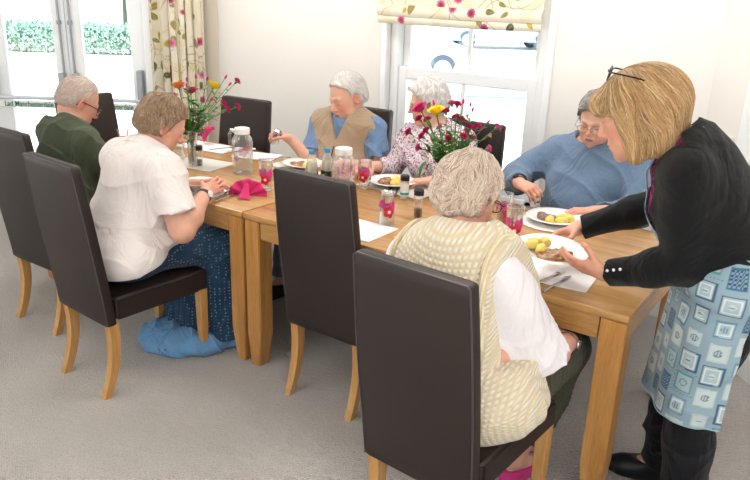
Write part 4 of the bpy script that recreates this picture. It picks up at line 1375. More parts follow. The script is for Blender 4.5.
# ribbed bands round the neck and armholes
def rim_loop(p, f, c, nrm, rad, n=64, lift=.002):
    nrm = unit(nrm); a = unit(np.cross(nrm, V3(.3, .9, .2))); b = np.cross(nrm, a); out = []
    for k in range(n + 1):
        t_ = 2 * PI * k / n; d = a * math.cos(t_) + b * math.sin(t_)
        pts = c[None] + (np.linspace(.0, rad, 160)[:, None]) * d[None]
        v = f(pts); idx = np.where(v < 0)[0]
        out.append(pts[idx[-1]] + d * lift + p.off if len(idx) else c + d * rad * .5 + p.off)
    return out
for i in (0, 1):
    s_ = k_.sh[i]; o = unit(s_ - (k_.sh[0] + k_.sh[1]) / 2); nn_ = unit(o + k_.U * .10)
    pts = rim_loop(k_, tank, s_ + o * .004 - k_.U * .035, nn_, .16)
    m = MB(); m.tube(pts, .009, 8, flat=1.5, cap=False); m.build('armhole_band', M['cream_rib'], to)
cc_ = k_.neck - k_.U * .022
pts = []
for k in range(49):
    t_ = 2 * PI * k / 48; d = k_.S * math.cos(t_) + k_.F * math.sin(t_)
    pts.append(cc_ + k_.U * .017 + d * (.080 + (.012 if math.sin(t_) > 0 else 0)) - k_.U * (.03 * max(0, math.sin(t_))) + k_.off)
m = MB(); m.tube(pts, .011, 8, flat=1.0, cap=False); m.build('neck_band', M['cream_rib'], to)
cloth(k_, 'trousers', trousers_fn(k_, .018, .006, .80), M['olive'], h=.006, hi=(9, 9, .68))
shoes(k_, M['pink_slipper'], top=.06, name='slipper')
hair(k_, wavy(.014, .048, -.070, .010, 2), ['#b3917a', '#efe0d0', '#ccb09a', '#f8eee4', '#a3816a', '#e2cfbf'], 9000, flow_down(1, -.05, .30), .009, 9, .0010, jitter=.18, lift=.003)
spectacles(k_, M['black_frame'], M['lens'], rim=.0016)
wristband(k_, 1, .90, M['steel'], M['steel'], .034, .014, back=(1, -.1, .1), label='silver bracelet watch')

# ---------------------------------------------------------------- standing woman serving
s_p = Person(hip=(1.975, .155, .90), neck=(1.750, .150, 1.315), head=(1.620, .097, 1.380), look=((-.965, -.25), 24, 0), sit=False,
           sh=[(1.82, .0, 1.235), (1.77, .315, 1.25)], el=[(1.845, .01, .965), (1.67, .44, 1.03)], wr=[(1.615, .013, .880), (1.400, .345, .900)],
           kn=[(1.935, .065, .50), (1.845, .275, .50)], an=[(1.975, .055, .09), (1.84, .30, .09)], toe=[(1.80, .02, .03), (1.675, .285, .03)],
           bulk=1.02, bust=1, arm_r=1.06, skin='#dca58c', blush='#cf7a68', h=.0038, hs=1.10, nose=.9,
           handL=dict(dir=(-1, .10, .02), back=(.05, -.75, -.62), curl=(.25, .3, .15), thumb=(.35, .35), spread=.7),
           handR=dict(dir=(-.62, -.80, -.22), back=(-.35, .45, .75), curl=(.35, .45, .3), thumb=(.3, .3), spread=.8), brow='#a98a62')
build_person(s_p, 'person with blonde bob, black cardigan and blue patterned apron, standing to serve a plate')
def shirt_p(P):
    return top_fn(s_p, .002, .3, .01, .01, armhole=True, hem=-.16, fold=.004, neck_r=.070, neck_drop=.045)(P)
t = NT('black_magenta_print')
nn = t.noise(t.co(), 34, 3, .6, 1.5)
M['magenta_print'] = t.set(t.ramp(nn, [(.46, '#15111c'), (.52, '#a3206e'), (.60, '#c93a8a'), (.64, '#1a1420')]), .75, 0, .2)
cloth(s_p, 'patterned_top', shirt_p, M['magenta_print'], lo=(-9, -9, .70))
def cardi(P):
    d = top_fn(s_p, .018, 1.93, .014, .012, .002, hem=-.03, fold=.005, neck_r=.086, neck_drop=.032, ff=14, puff=.004, armhole=True)(P)
    q = (P - s_p.neck) @ s_p.T
    L = .118 + np.clip(-q[:, 2], 0, .5) * .10
    d = smax(d, -np.maximum(np.abs(q[:, 0]) - L, -(q[:, 1] + .015)), .006)
    for i in (0, 1): d = smin(d, sleeve(s_p, P, i, .014, .012, 1.93, .002, puff=.004) - folds(s_p, P, .004, 14, 4), .035)
    return d
ca_o = cloth(s_p, 'cardigan', cardi, M['black_knit'], lo=(-9, -9, .80))
cloth(s_p, 'trousers', trousers_fn(s_p, .016, .006, .99, top=.08), M['black_trousers'], h=.005, hi=(9, 9, 1.05))
shoes(s_p, M['black_shoe'])
# pearl buttons at the near cuff
for k in range(3):
    c = s_p.el[0] + (s_p.wr[0] - s_p.el[0]) * (.88 - .085 * k)
    ax = unit(s_p.wr[0] - s_p.el[0]); o = unit(V3(.57, -.82, .55) - ax * (V3(.57, -.82, .55) @ ax))
    pts = c[None] + np.linspace(0, .08, 160)[:, None] * o[None]; dd = cardi(pts); kk = np.where(dd < 0)[0]
    pp = pts[kk[-1]] if len(kk) else c + o * .04
    m = MB(); m.ball(pp + s_p.off + o * .0012, .0048, 12, 8); m.build('button', M['white_plastic'], ca_o)
# apron: bib, skirt panel wrapped round the front, neck strap and waist tie
def apron_paint(P2):
    n = len(P2); col = np.tile(np.array(rgb('#8fa7b5')), (n, 1))
    S = .080
    rg = np.random.default_rng(4)
    i = np.floor(P2[:, 0] / S).astype(int); j = np.floor((P2[:, 1] + (i % 2) * S * .37) / S).astype(int)
    u = P2[:, 0] / S - i; v = (P2[:, 1] + (i % 2) * S * .37) / S - j
    tab = rg.integers(0, 7, (64, 64)); t_ = tab[i % 64, j % 64]; sz = .30 + .14 * rg.random((64, 64))[i % 64, j % 64]
    a = np.maximum(np.abs(u - .5), np.abs(v - .5)) 
    rad = np.hypot(u - .5, (v - .5) * 1.15)
    def put(m, c): col[m] = np.array(rgb(c))
    pal = ['#5b88a6', '#3f6f8c', '#4f9a9e', '#b9c8cb', '#3c5f80', '#7fa0b0', '#aebfc6']
    for k in range(7):
        m = t_ == k
        put(m & (a < sz), pal[k])
        put(m & (a < sz - .06), '#a9bdc4' if k in (0, 2, 4) else '#c3cfd0' if k in (3, 6) else '#7f9fb2')
        if k in (0, 4): put(m & (a < sz - .12) & (a > sz - .16), '#dbe4e4')
        if k == 1: put(m & (a < sz - .05) & (((u * 14).astype(int) + (v * 14).astype(int)) % 2 == 0), '#2f4468')
        if k in (2, 3): put(m & (rad < .17) & (rad > .13), '#4a7f98')
        if k in (0, 3, 5): put(m & (rad < .15) & (np.sin(u * 60) > 0), '#5f8298')
        if k in (4, 6): put(m & (rad < .13), '#c3d3d4'); put(m & (rad < .10) & (np.sin(v * 55) > .2), '#5a83a0')
    put((a > .47) & (np.sin((u + v) * 40) > .6) & (t_ == 2), '#2f7f8c')
    return col * (.94 + .06 * nz(np.c_[P2, P2[:, :1] * 0], 30)[:, None])
M['apron'] = vcol_mat('apron_print', .7, .1, bump=(500, .2, .0008))
def wrap_sheet(fn_body, pts_fn, nu, nv, name, parent, paint, gap=.006, thick=.003, mat=None):
    """a sheet laid over the body: rays go inwards until they meet it"""
    U, V = np.meshgrid(np.linspace(0, 1, nu), np.linspace(0, 1, nv)); u = U.ravel(); v = V.ravel()
    O, D, UV, reach = pts_fn(u, v)
    best = np.full(len(u), np.nan)
    t_ = np.zeros(len(u)); done = np.zeros(len(u), bool)
    for it in range(40):
        d = fn_body(O + D * t_[:, None]) - gap
        done |= d < .0015
        t_ = np.where(done, t_, t_ + np.clip(d * .8, 0, .05))
        over = t_ > reach; t_ = np.minimum(t_, reach)
    P = O + D * t_[:, None]
    G_ = P.reshape(nv, nu, 3)
    for k in range(6):                                    # relax so the cloth spans hollows
        H = G_.copy(); H[1:-1, 1:-1] = (G_[:-2, 1:-1] + G_[2:, 1:-1] + G_[1:-1, :-2] + G_[1:-1, 2:]) / 4; G_ = H
    P = G_.reshape(-1, 3) + s_p.off
    w_ = [[i, i + 1, i + nu + 1, i + nu] for j in range(nv - 1) for i in range(j * nu, j * nu + nu - 1)]
    me = bpy.data.meshes.new(name); me.from_pydata(P.tolist(), [], w_); me.update()
    me.polygons.foreach_set('use_smooth', [True] * len(me.polygons))
    set_vcol(me, paint(UV))
    o = link(name, me, mat or M['apron'], parent)
    md = o.modifiers.new('t', 'SOLIDIFY'); md.thickness = thick; md.offset = 0
    return o, P.reshape(nv, nu, 3)
trf = trousers_fn(s_p, .016, .006, .99, top=.08)
shp = lambda P: np.minimum(shirt_p(P), trf(P))
Fh = unit(V3(-1, .02, 0)); Sh = V3(Fh[1], -Fh[0], 0) * -1      # towards her left is -v
def skirt_pts(u, v):
    ang = -2.15 + u * 3.8
    z = 1.02 - v * (.53 + .03 * np.cos((u - .5) * PI) - .05 * (u - .5))
    cen = s_p.hip[None] * V3(1, 1, 0) + 0 * z[:, None]
    t = np.clip((1.02 - z) / .6, 0, 1)
    cx = np.stack([1.965 - t * .035 + 0 * z, .155 + t * .01 + 0 * z, z], 1)
    d = Fh[None] * np.cos(ang)[:, None] + V3(0, 1, 0)[None] * np.sin(ang)[:, None]
    O = cx + d * .42
    # hem hangs free of the legs
    r0 = .150 + .020 * t + .012 * np.sin(ang * 5 + 1) * t + .018 * np.sin(ang * 2.3) * t
    return O, -d, np.stack([ang * .20, z], 1), .42 - r0
ap, gp = wrap_sheet(shp, skirt_pts, 190, 180, 'apron', s_p.e, apron_paint)
def bib_pts(u, v):
    L = np.linalg.norm(s_p.neck - s_p.hip)
    hgt = .08 + v * (L - .19)
    half = .155 - .075 * v ** 1.4
    x = (u - .5) * 2 * half
    base = s_p.hip[None] + s_p.U[None] * hgt[:, None] + s_p.S[None] * x[:, None] + s_p.F[None] * .35
    return base, np.tile(-s_p.F, (len(u), 1)), np.stack([x, hgt + 1], 1), np.full(len(u), .35 - .06)
bib, gb = wrap_sheet(shp, bib_pts, 70, 90, 'apron_bib', ap, apron_paint, gap=.008)
for sd in (0, 1):
    st = gb[-1, 0 if sd == 0 else -1] - s_p.off
    sx = -1 if sd == 0 else 1
    nk = s_p.neck + s_p.S * sx * .072 - s_p.U * .0 + s_p.F * .03
    bk = s_p.neck - s_p.F * .075 + s_p.S * sx * .03 + s_p.U * .012
    pts = [st, st * .5 + nk * .5 + s_p.F * .035, nk + s_p.U * .012, bk + s_p.S * sx * .02]
    m = MB(); m.tube([q + s_p.off for q in pts], .009, 8, flat=.3); m.build('apron_strap', plain('apron_strap_cloth', '#9fb4c2', .8), ap)
# hem binding
M['binding'] = plain('apron_binding', '#8db7c0', .8)
m = MB(); m.tube([tuple(x) for x in gp[-1, ::3]], .003, 6); m.build('hem_binding', M['binding'], ap)
# blonde bob
def bob(q):
    d = d_ell(q, (0, -.024, .034), (.098, .122, .095))
    for s in (-1, 1):
        d = smin(d, d_cone(q, (s * .066, .012, .02), (s * .066, .028, -.098), .034, .024), .03)
    d = smin(d, d_cone(q, (0, -.075, .0), (0, -.070, -.078), .066, .046), .04)
    for s in (-1, 1): d = smin(d, d_cone(q, (s * .052, -.055, -.01), (s * .054, -.040, -.094), .046, .034), .03)
    # face opening
    cut = d_ell(q, (0, .125, -.045), (.054, .098, .105))
    d = smax(d, -cut, .012)
    d = smax(d, q[:, 1] - .052 - np.clip(q[:, 2] - .02, 0, 1) * 1.4, .012)
    d = smax(d, -(q[:, 2] + .122 - (q[:, 1] + .05) * -.10), .012)
    d = smax(d, -d_cone(q, (0, -.03, -.06), (0, -.03, -.16), .060, .066), .010)
    fr = d_ell(q, (-.02, .078, .060), (.062, .030, .032))
    return smin(d, fr, .02)
def bob_flow(q):
    c = V3(.015, .015, .14)
    d = q - c; d[:, 2] *= .35; d[:, 2] -= .09
    d /= np.linalg.norm(d, axis=1)[:, None]
    low = np.clip((-.03 - q[:, 2]) * 14, 0, 1)[:, None]
    d = d * (1 - low) + (V3(0, .45, -1) - q * V3(4, 0, 0)) * low
    return d + .08 * np.stack([np.sin(q[:, 2] * 50), np.sin(q[:, 2] * 40 + q[:, 0] * 50), 0 * q[:, 0]], 1)
hair(s_p, bob, ['#7f5a34', '#c99e6a', '#a97f50', '#e0c394', '#946a3e'], 11000, bob_flow, .013, 12, .0011, jitter=.10, lift=.003, gf=150, groove=.0035)
spectacles(s_p, M['black_frame'], M['lens'], up=.078, fwd=-.052, tilt=R(34), rim=.0022, w=.025, hh=.017)
# ================================================================== things on the tables
def pm(name, c, rough=.5, **k): M[name] = plain(name, c, rough, **k)
pm('napkin_magenta', '#cf1668', .75, nscale=20, var=.1, sheen=.2); pm('mat_pale', '#dcd8d0', .5); pm('paper', '#efefee', .7)
pm('mat_beige', '#b9a894', .6); pm('red_print', '#d3132f', .3); pm('pink_print', '#d63f8e', .3); pm('cap_blue', '#1f92c9', .35)
pm('label_black', '#14181a', .5); pm('lemon', '#e8cf2e', .5); pm('blue_stripe', '#2aa0c8', .4); pm('salt', '#e6e6e4', .7); pm('peppercorns', '#3a2a22', .8, nscale=200, var=.6)
M['squash'] = glassy('lemon_squash', (.93, .94, .84), .02, .2, .35, '#e9ebcf')
M['clearplastic'] = glassy('clear_plastic', (.94, .955, .965), .05, .45, .10, '#e8eef2')
M['glassware'] = glassy('glassware', (.95, .965, .97), .02, .5, .05, '#eef2f4')
M['water'] = glassy('water', (.95, .975, .985), .01, .25, .06, '#e8f0f6')
M['stem'] = plain('flower_stem', '#4f7a34', .5, nscale=30, var=.2)
M['leaf'] = plain('flower_leaf', '#3f7a2c', .4, nscale=30, var=.3)
M['petal_magenta'] = plain('petal_magenta', '#c81e6e', .6, nscale=60, var=.2)
M['petal_pink'] = plain('petal_pink', '#dc5a94', .6, nscale=60, var=.3)
M['petal_yellow'] = plain('petal_yellow', '#f2d21a', .55, nscale=40, var=.08)
M['petal_orange'] = plain('petal_orange', '#e8843a', .6, nscale=40, var=.15)
t = NT('boiled_potato'); M['potato'] = t.set(t.mix(t.noise(t.co(), 30, 4), '#d9b848', '#eedc82'), .45, 0, .4, sss=.1, sssr=(.01, .008, .003)); t.bump(t.noise(t.co(), 120, 3), .2, .002)
t = NT('brown_stew'); M['stew'] = t.set(t.ramp(t.noise(t.co(), 75, 5, .6), [(.3, '#5a3314'), (.5, '#97622a'), (.7, '#c08f4e')]), .22, 0, .5, 0, .5); t.bump(t.noise(t.co(), 140, 4), .6, .004)
t = NT('dark_mince'); M['mince'] = t.set(t.ramp(t.noise(t.co(), 110, 5, .6), [(.3, '#4f3a30'), (.5, '#87695c'), (.7, '#ad9080')]), .5, 0, .5); t.bump(t.noise(t.co(), 200, 4), .8, .004)
Z0 = TH + .0005

def flower_patch(r0, r1, z0, zc, ang, size, mat, parent, name='flower_print', H=.145):
    """a petunia print wrapped on the tumbler's wall"""
    m = MB(); n = 40; vs = []
    for ring in (0, .34, .7, 1):
        for k in range(n):
            a = 2 * PI * k / n; rr = ring * size * (.62 + .38 * abs(math.cos(a * 2.5)) ** .6)
            x = rr * math.cos(a); z = zc + rr * math.sin(a); r = r0 + (r1 - r0) * z / H + .0006
            vs.append((r * math.cos(ang + x / r), r * math.sin(ang + x / r), z))
    fs = [(i * n + k, i * n + (k + 1) % n, (i + 1) * n + (k + 1) % n, (i + 1) * n + k) for i in range(3) for k in range(n)]
    m.add(vs, fs)
    o = m.build(name, mat, parent)
    md = o.modifiers.new('t', 'SOLIDIFY'); md.thickness = .0005; md.offset = 1
    return o
def tumbler(x, y, label, rz=0, flip=False, liquid=None, h=.145, r0=.029, r1=.036, prints=True, name='tumbler', level=.6):
    e = thing(name, label, 'glass', (x, y, Z0), rz)
    m = MB()
    prof = [(0, .003), (r0 - .004, .003), (r0 - .001, 0), (r0, .006), (r1, h), (r1 - .0022, h), (r0 - .0025, .012), (0, .010)]
    if flip: prof = [(r, h - z) for r, z in prof]
    m.lathe(prof, 32, cap=False); m.build('glass_wall', M['glassware'], e)
    if prints:
        a, b = (r1, r0) if flip else (r0, r1)
        for k, (ang, zc, sz, mt) in enumerate(((-1.15, .062, .028, 'red_print'), (-.55, .088, .026, 'pink_print'), (-2.1, .095, .020, 'pink_print'), (1.4, .06, .026, 'red_print'), (2.6, .085, .024, 'pink_print'))):
            p_ = flower_patch(a, b, 0, zc, ang, sz, M[mt], e)
            if k == 0: flower_patch(a + .0007, b + .0007, 0, zc, ang, sz * .28, M['label_black' if False else 'white_plastic'], p_, 'flower_eye')
    if liquid:
        q = MB(); rl = r0 + (r1 - r0) * level - .003
        q.lathe([(0, .012), (r0 - .0035, .013), (rl, h * level), (0, h * level)], 28); q.build('drink', liquid, e)
    return e
M['red_drink'] = glassy('red_drink', (.85, .12, .16), .02, .2, .45, '#c81f34')
M['pink_drink'] = glassy('pink_drink', (.95, .35, .5), .02, .2, .4, '#d8456f')
tumbler(-.17, .335, 'tall tumbler with red and pink flower print beside the fan-folded magenta napkin', .2)
tumbler(.165, .70, 'tall tumbler with red and pink flower print beside the right-hand jug', -.1)
tumbler(.585, .285, 'upturned flower-print tumbler standing alone between the empty chair and pepper mill', .5, flip=True)
tumbler(1.12, .415, 'front flower-print tumbler of the two beside the knitted-top person, holding red drink', .1, liquid=M['water'], level=.45, h=.155)
tumbler(.985, .60, 'rear flower-print tumbler of the two beside the knitted-top person, pink drink inside', .9, liquid=M['pink_drink'], level=.55)
tumbler(-1.60, .56, 'short clear tumbler of red drink at the garden door end of the table', 0, liquid=M['red_drink'], h=.085, r0=.030, r1=.036, prints=False, level=.5)
tumbler(-1.0, .50, 'small plain clear tumbler just left of the rose vase', 0, h=.10, r0=.028, r1=.033, prints=False)

def jug(x, y, label, rz):
    e = thing('water_jug', label, 'jug', (x, y, Z0), rz, None)
    m = MB(); n = 64; prof = [(.046, 0), (.052, .008), (.054, .05), (.054, .165), (.050, .190), (.040, .205), (.037, .212), (.037, .222)]
    vs = []
    for r, z in prof:
        for k in range(n):
            a = 2 * PI * k / n; sqr = 1 + .05 * math.cos(4 * a) * (1 if z < .18 else .2)
            fl = 1 + (.014 * math.cos(16 * a) if .02 < z < .18 else 0)
            vs.append((r * sqr * fl * math.cos(a), r * sqr * fl * math.sin(a), z))
    fs = [(i * n + k, i * n + (k + 1) % n, (i + 1) * n + (k + 1) % n, (i + 1) * n + k) for i in range(len(prof) - 1) for k in range(n)]
    fs.append(tuple(range(n)))
    m.add(vs, fs); m.build('jug_wall', M['clearplastic'], e)
    m = MB(); m.lathe([(0, .004), (.046, .004), (.049, .05), (.049, .105), (0, .105)], 32); m.build('water', M['water'], e)
    m = MB(); m.lathe([(.039, .212), (.041, .213), (.042, .236), (.040, .243), (.030, .246), (0, .246)], 40); m.lathe([(0, .211), (.039, .212)], 40); lid = m.build('lid', M['white_plastic'], e)
    m = MB(); m.tube([(-.036, 0, .224), (-.060, 0, .226), (-.070, 0, .205), (-.069, 0, .16), (-.062, 0, .135), (-.052, 0, .128)], .007, 8, flat=1.4); m.build('handle', M['clearplastic'], e)
    for ang, zc, sz in ((-1.1, .125, .030), (-1.8, .09, .02), (.6, .12, .028), (-.4, .15, .018)):
        flower_patch(.0535, .0535, 0, zc, ang, sz, M['faint_print'], e)
    return e
M['faint_print'] = glassy('faded_pink_print', (.98, .84, .88), .1, .1, .15, '#e79bb0')
jug(-.51, .515, 'clear plastic water jug with white lid and faint pink print near the rose vase', .4)
jug(.19, .49, 'clear plastic water jug with white lid beside the two blue-capped squash bottles', 2.4)

def bottle(x, y, label, rz):
    e = thing('squash_bottle', label, 'bottle', (x, y, Z0), rz, None)
    m = MB(); m.lathe([(.024, 0), (.030, .004), (.0315, .02), (.0315, .11), (.029, .135), (.021, .165), (.0135, .182), (.0125, .198)], 32); m.build('bottle_wall', M['clearplastic'], e)
    m = MB(); m.lathe([(0, .003), (.028, .005), (.0298, .02), (.0298, .11), (.0275, .135), (.022, .150), (0, .150)], 28); m.build('squash', M['squash'], e)
    m = MB(); m.lathe([(.0325, .040), (.0325, .098)], 32, cap=False); lb = m.build('label_band', M['label_black'], e)
    for k in range(7):
        a = k * .9
        flower_patch(.0328, .0328, 0, .058 + .012 * (k % 2), a, .014, M['lemon'], lb, 'lemon_print')
        flower_patch(.0328, .0328, 0, .086, a + .4, .005, M['leaf'], lb, 'leaf_print')
    m = MB(); m.lathe([(.0145, .188), (.0150, .190), (.0150, .204), (.0135, .2075), (0, .208)], 28); m.build('cap', M['cap_blue'], e)
bottle(.005, .475, 'blue-capped lemon squash bottle, the left and nearer of the pair', 1)
bottle(.035, .560, 'blue-capped lemon squash bottle, the right and farther of the pair', 2)

def shaker(x, y, label, h, filling, stripe=None, fill=.5, z=None, r=.021, cap='black_plastic', name='shaker', cat='shaker', caph=.026):
    e = thing(name, label, cat, (x, y, Z0 if z is None else z))
    m = MB(); m.lathe([(r * .9, 0), (r, .004), (r, h - caph), (r * .85, h - caph + .004)], 28); m.build('glass_wall', M['glassware'], e)
    m = MB(); m.lathe([(0, .003), (r * .88, .004), (r * .9, h * fill), (0, h * fill)], 24); m.build('filling', filling, e)
    if stripe:
        m = MB(); m.lathe([(r + .0005, .018), (r + .0005, h - caph - .010)], 28, cap=False); l = m.build('label_band', M['paper'], e)
        m = MB(); m.lathe([(r + .0010, .024), (r + .0010, .036)], 28, cap=False); m.build('stripe', stripe, l)
    m = MB(); m.lathe([(r * .9, h - caph), (r * 1.06, h - caph), (r * 1.08, h - .004), (r * .9, h), (r * .35, h + .001), (0, h + .001)], 28); m.build('cap', M[cap], e)
    return e
shaker(-.80, .465, 'black-capped peppercorn shaker beside the rose vase', .115, M['peppercorns'], fill=.3)
shaker(.43, .665, 'black-capped salt shaker with white label and blue stripe', .120, M['salt'], M['blue_stripe'], .8)
shaker(.64, .455, 'black-capped pepper mill nearest the white-haired knitted-top person', .130, M['peppercorns'], fill=.3)

# shakers held in hands
def held_shaker(p, i, pos, axis, label, mat='glassware'):
    ax = unit(axis); e = thing('salt_shaker', label, 'shaker', tuple(pos))
    e.rotation_euler = Vector(ax).to_track_quat('Z', 'Y').to_euler(); e.scale = (1.25,) * 3
    m = MB(); m.lathe([(.014, -.035), (.019, -.033), (.021, -.02), (.018, .012), (.017, .02)], 24); m.build('glass_wall', M['glassware'], e)
    m = MB(); m.lathe([(0, -.031), (.016, -.03), (.017, -.005), (0, -.004)], 20); m.build('filling', M['salt'], e)
    m = MB(); m.lathe([(.0175, .018), (.019, .02), (.0185, .032), (.012, .038), (0, .039)], 24); m.build('cap', M['steel'], e)
    return e
held_shaker(v_, 1, v_.handpt(1, .085, .020, -.036), V3(.35, .1, .9), 'small glass salt shaker held up by the waistcoated person')
held_shaker(b_, 1, b_.handpt(1, .085, .014, -.036), V3(.7, -.2, -.6), 'small glass salt shaker tipped by the person in the blue jumper')

# ------------------------------------------------------------------ mats, papers, napkins, cutlery
def mat_obj(x, y, sx, sy, rz, mat, label, name='placemat', z=0.0, cat='placemat', th=.003):
    m = MB(); m.box((0, 0, th / 2), (sx, sy, th), .0012, 1)
    o = m.build(name, mat, None, smooth=False, loc=(x, y, Z0 + z), rot=(0, 0, rz)); return tag(o, label, cat)
mat_obj(-.83, .50, .32, .24, .15, M['mat_pale'], 'pale rectangular placemat under the rose vase')
mat_obj(-.42, .135, .36, .22, 0, M['mat_beige'], 'beige placemat before the person in the white blouse')
mat_obj(-.41, .14, .31, .20, .05, M['paper'], 'folded white paper napkin lying on the beige placemat', 'paper_napkin', .0032, 'napkin')
mat_obj(-1.20, .16, .32, .22, 0, M['mat_pale'], 'pale placemat before the person in the dark green polo shirt')
mat_obj(-.74, .86, .26, .17, .3, M['paper'], 'white folded paper napkin between the left jug and waistcoated person', 'paper_napkin', 0, 'napkin')
mat_obj(-1.13, .84, .38, .20, .1, M['paper'], 'white placemat before the empty far-side chair')
mat_obj(.50, .145, .34, .22, 0, M['paper'], 'white placemat before the empty near-side chair')
mat_obj(-.36, .84, .36, .22, 0, M['mat_pale'], 'pale placemat under the waistcoated person\'s plate')
mat_obj(.30, .83, .40, .24, -.05, M['mat_pale'], 'pale placemat under the plate of the person in the plum blouse')
mat_obj(.93, .30, .42, .34, -.06, M['mat_beige'], 'beige placemat in front of the person in the knitted top')
m = MB(); m.lathe([(0, 0), (.155, 0), (.158, .003), (.155, .005), (0, .005)], 64)
o = m.build('placemat', M['paper'], loc=(1.14, .80, Z0)); tag(o, 'round white placemat under the blue-jumper person\'s plate', 'placemat')
m = MB(); m.box((0, 0, .0015), (.34, .24, .003), .001, 1); o = m.build('placemat', M['paper'], smooth=False, loc=(1.36, .20, Z0), rot=(0, 0, .1)); tag(o, 'white placemat below the plate being served', 'placemat')

def napkin_fan(x, y, rz, label, s=1.0, upright=1.0):
    """pleated fan napkin with a folded tail"""
    e = thing('folded_napkin', label, 'napkin', (x, y, Z0), rz)
    m = MB(); n = 60; vs = []; fs = []; J = 9
    for k in range(n + 1):
        a = PI * (k / n); pl = math.sin(k / n * PI * 9)
        for j in range(J):
            r = (j / (J - 1)) * .085 * s
            wav = .010 * pl * (j / (J - 1)) * s
            vs.append((r * math.cos(a), wav + .02 * s * math.sin(a) * (j / (J - 1)) , .004 + r * math.sin(a) * .62 * upright + .002 * abs(pl)))
    for k in range(n):
        for j in range(J - 1): fs.append((k * J + j, (k + 1) * J + j, (k + 1) * J + j + 1, k * J + j + 1))
    m.add(vs, fs); o = m.build('fan', M['napkin_magenta'], e); md = o.modifiers.new('t', 'SOLIDIFY'); md.thickness = .002
    m = MB(); m.grid(lambda u, v: ((u - .5) * (.020 + .038 * v) * s, -.012 - .055 * v * s, .050 * s * (1 - v) ** 1.3 + .004 + .007 * math.sin(u * PI)), 10, 14)
    o = m.build('tail', M['napkin_magenta'], e); md = o.modifiers.new('t', 'SOLIDIFY'); md.thickness = .0022
    return e
napkin_fan(-.165, .20, R(30), 'fan-folded magenta napkin lying near the table joint', 1.12, 1.25)
napkin_fan(-.02, .84, R(28), 'magenta napkin beside the waistcoated person, behind the tall tumbler', .85)
napkin_fan(1.02, .345, R(50), 'magenta napkin corner showing beside the front tumbler of red drink', .6)
e = thing('folded_napkin', 'magenta napkin folded like a lily at the empty far-side place', 'napkin', (-1.22, .88, Z0 + .003), .3)
for k in range(6):
    a = -1.2 + k * .48
    m = MB(); m.grid(lambda u, v, a=a: (v * .075 * math.cos(a) + (u - .5) * .055 * math.sin(v * PI * .85 + .25) * -math.sin(a), v * .075 * math.sin(a) * .6 + (u - .5) * .05 * math.sin(v * PI * .85 + .25) * math.cos(a), .008 + .085 * math.sin(v * 1.5) + .016 * (u - .5) ** 2 * 4), 9, 12)
    o = m.build('petal_fold', M['napkin_magenta'], e); md = o.modifiers.new('t', 'SOLIDIFY'); md.thickness = .002

def cutlery(kind, x, y, rz, label, z=.0, mat='steel', tilt=0.0, L=.19):
    e = thing(kind, label, kind, (x, y, Z0 + z), rz); e.rotation_euler = (0, -tilt, rz)
    m = MB(); m.tube([(-L / 2, 0, .003), (-L / 4, 0, .0035), (L * .12, 0, .004)], [.0055, .0045, .003], 10, flat=.45, up=(0, 0, 1)); m.build('handle', M[mat], e)
    m = MB()
    if kind == 'fork':
        m.tube([(L * .12, 0, .004), (L * .22, 0, .003), (L * .30, 0, .004), (L * .34, 0, .006)], [.003, .007, .011, .0105], 10, flat=.2, up=(0, 0, 1))
        for k in range(4): m.tube([(L * .33, -.0082 + k * .0055, .0055), (L * .42, -.0082 + k * .0055, .009), (L * .5, -.0080 + k * .0053, .008)], [.0015, .0014, .0008], 6)
        m.build('tines', M[mat], e)
    elif kind == 'knife':
        m.tube([(L * .12, 0, .004), (L * .2, .001, .004), (L * .4, .002, .004), (L * .5, -.004, .004)], [.004, .009, .009, .002], 10, flat=.14, up=(0, 0, 1)); m.build('blade', M['steel'], e)
    else:
        m.ball((L * .36, 0, .007), 1, 16, 10, sq=(.030, .019, .006)); m.tube([(L * .12, 0, .004), (L * .24, 0, .005)], [.003, .004], 8); m.build('bowl', M[mat], e)
    return e
cutlery('spoon', .30, .715, R(110), 'dark spoon on the table between the two middle tumblers', .004, 'dark_steel', L=.2)
cutlery('knife', .335, .745, R(118), 'knife lying beside the dark spoon', .004, 'dark_steel', L=.2)
cutlery('fork', 1.00, .80, R(-22), 'fork lying left of the blue-jumper person\'s plate', .008)
cutlery('knife', 1.00, .93, R(60), 'knife tucked between tumbler and blue-jumper person\'s plate', .008)
cutlery('fork', 1.39, .13, R(80), 'fork lying on the white placemat under the served plate', .004, L=.2)
cutlery('knife', 1.435, .10, R(84), 'knife lying beside the fork under the served plate', .004, L=.2)
cutlery('fork', -.235, .08, R(100), 'fork on the beige placemat by the clasped hands', .008)
cutlery('knife', -.205, .11, R(98), 'knife beside the fork by the clasped hands', .008)
cutlery('fork', -.90, .88, R(60), 'fork at the empty far-side place', .004)
cutlery('fork', -.60, .86, R(50), 'fork beside the waistcoated person\'s plate', .004)
cutlery('knife', -1.02, .86, R(70), 'knife at the empty far-side place', .004)

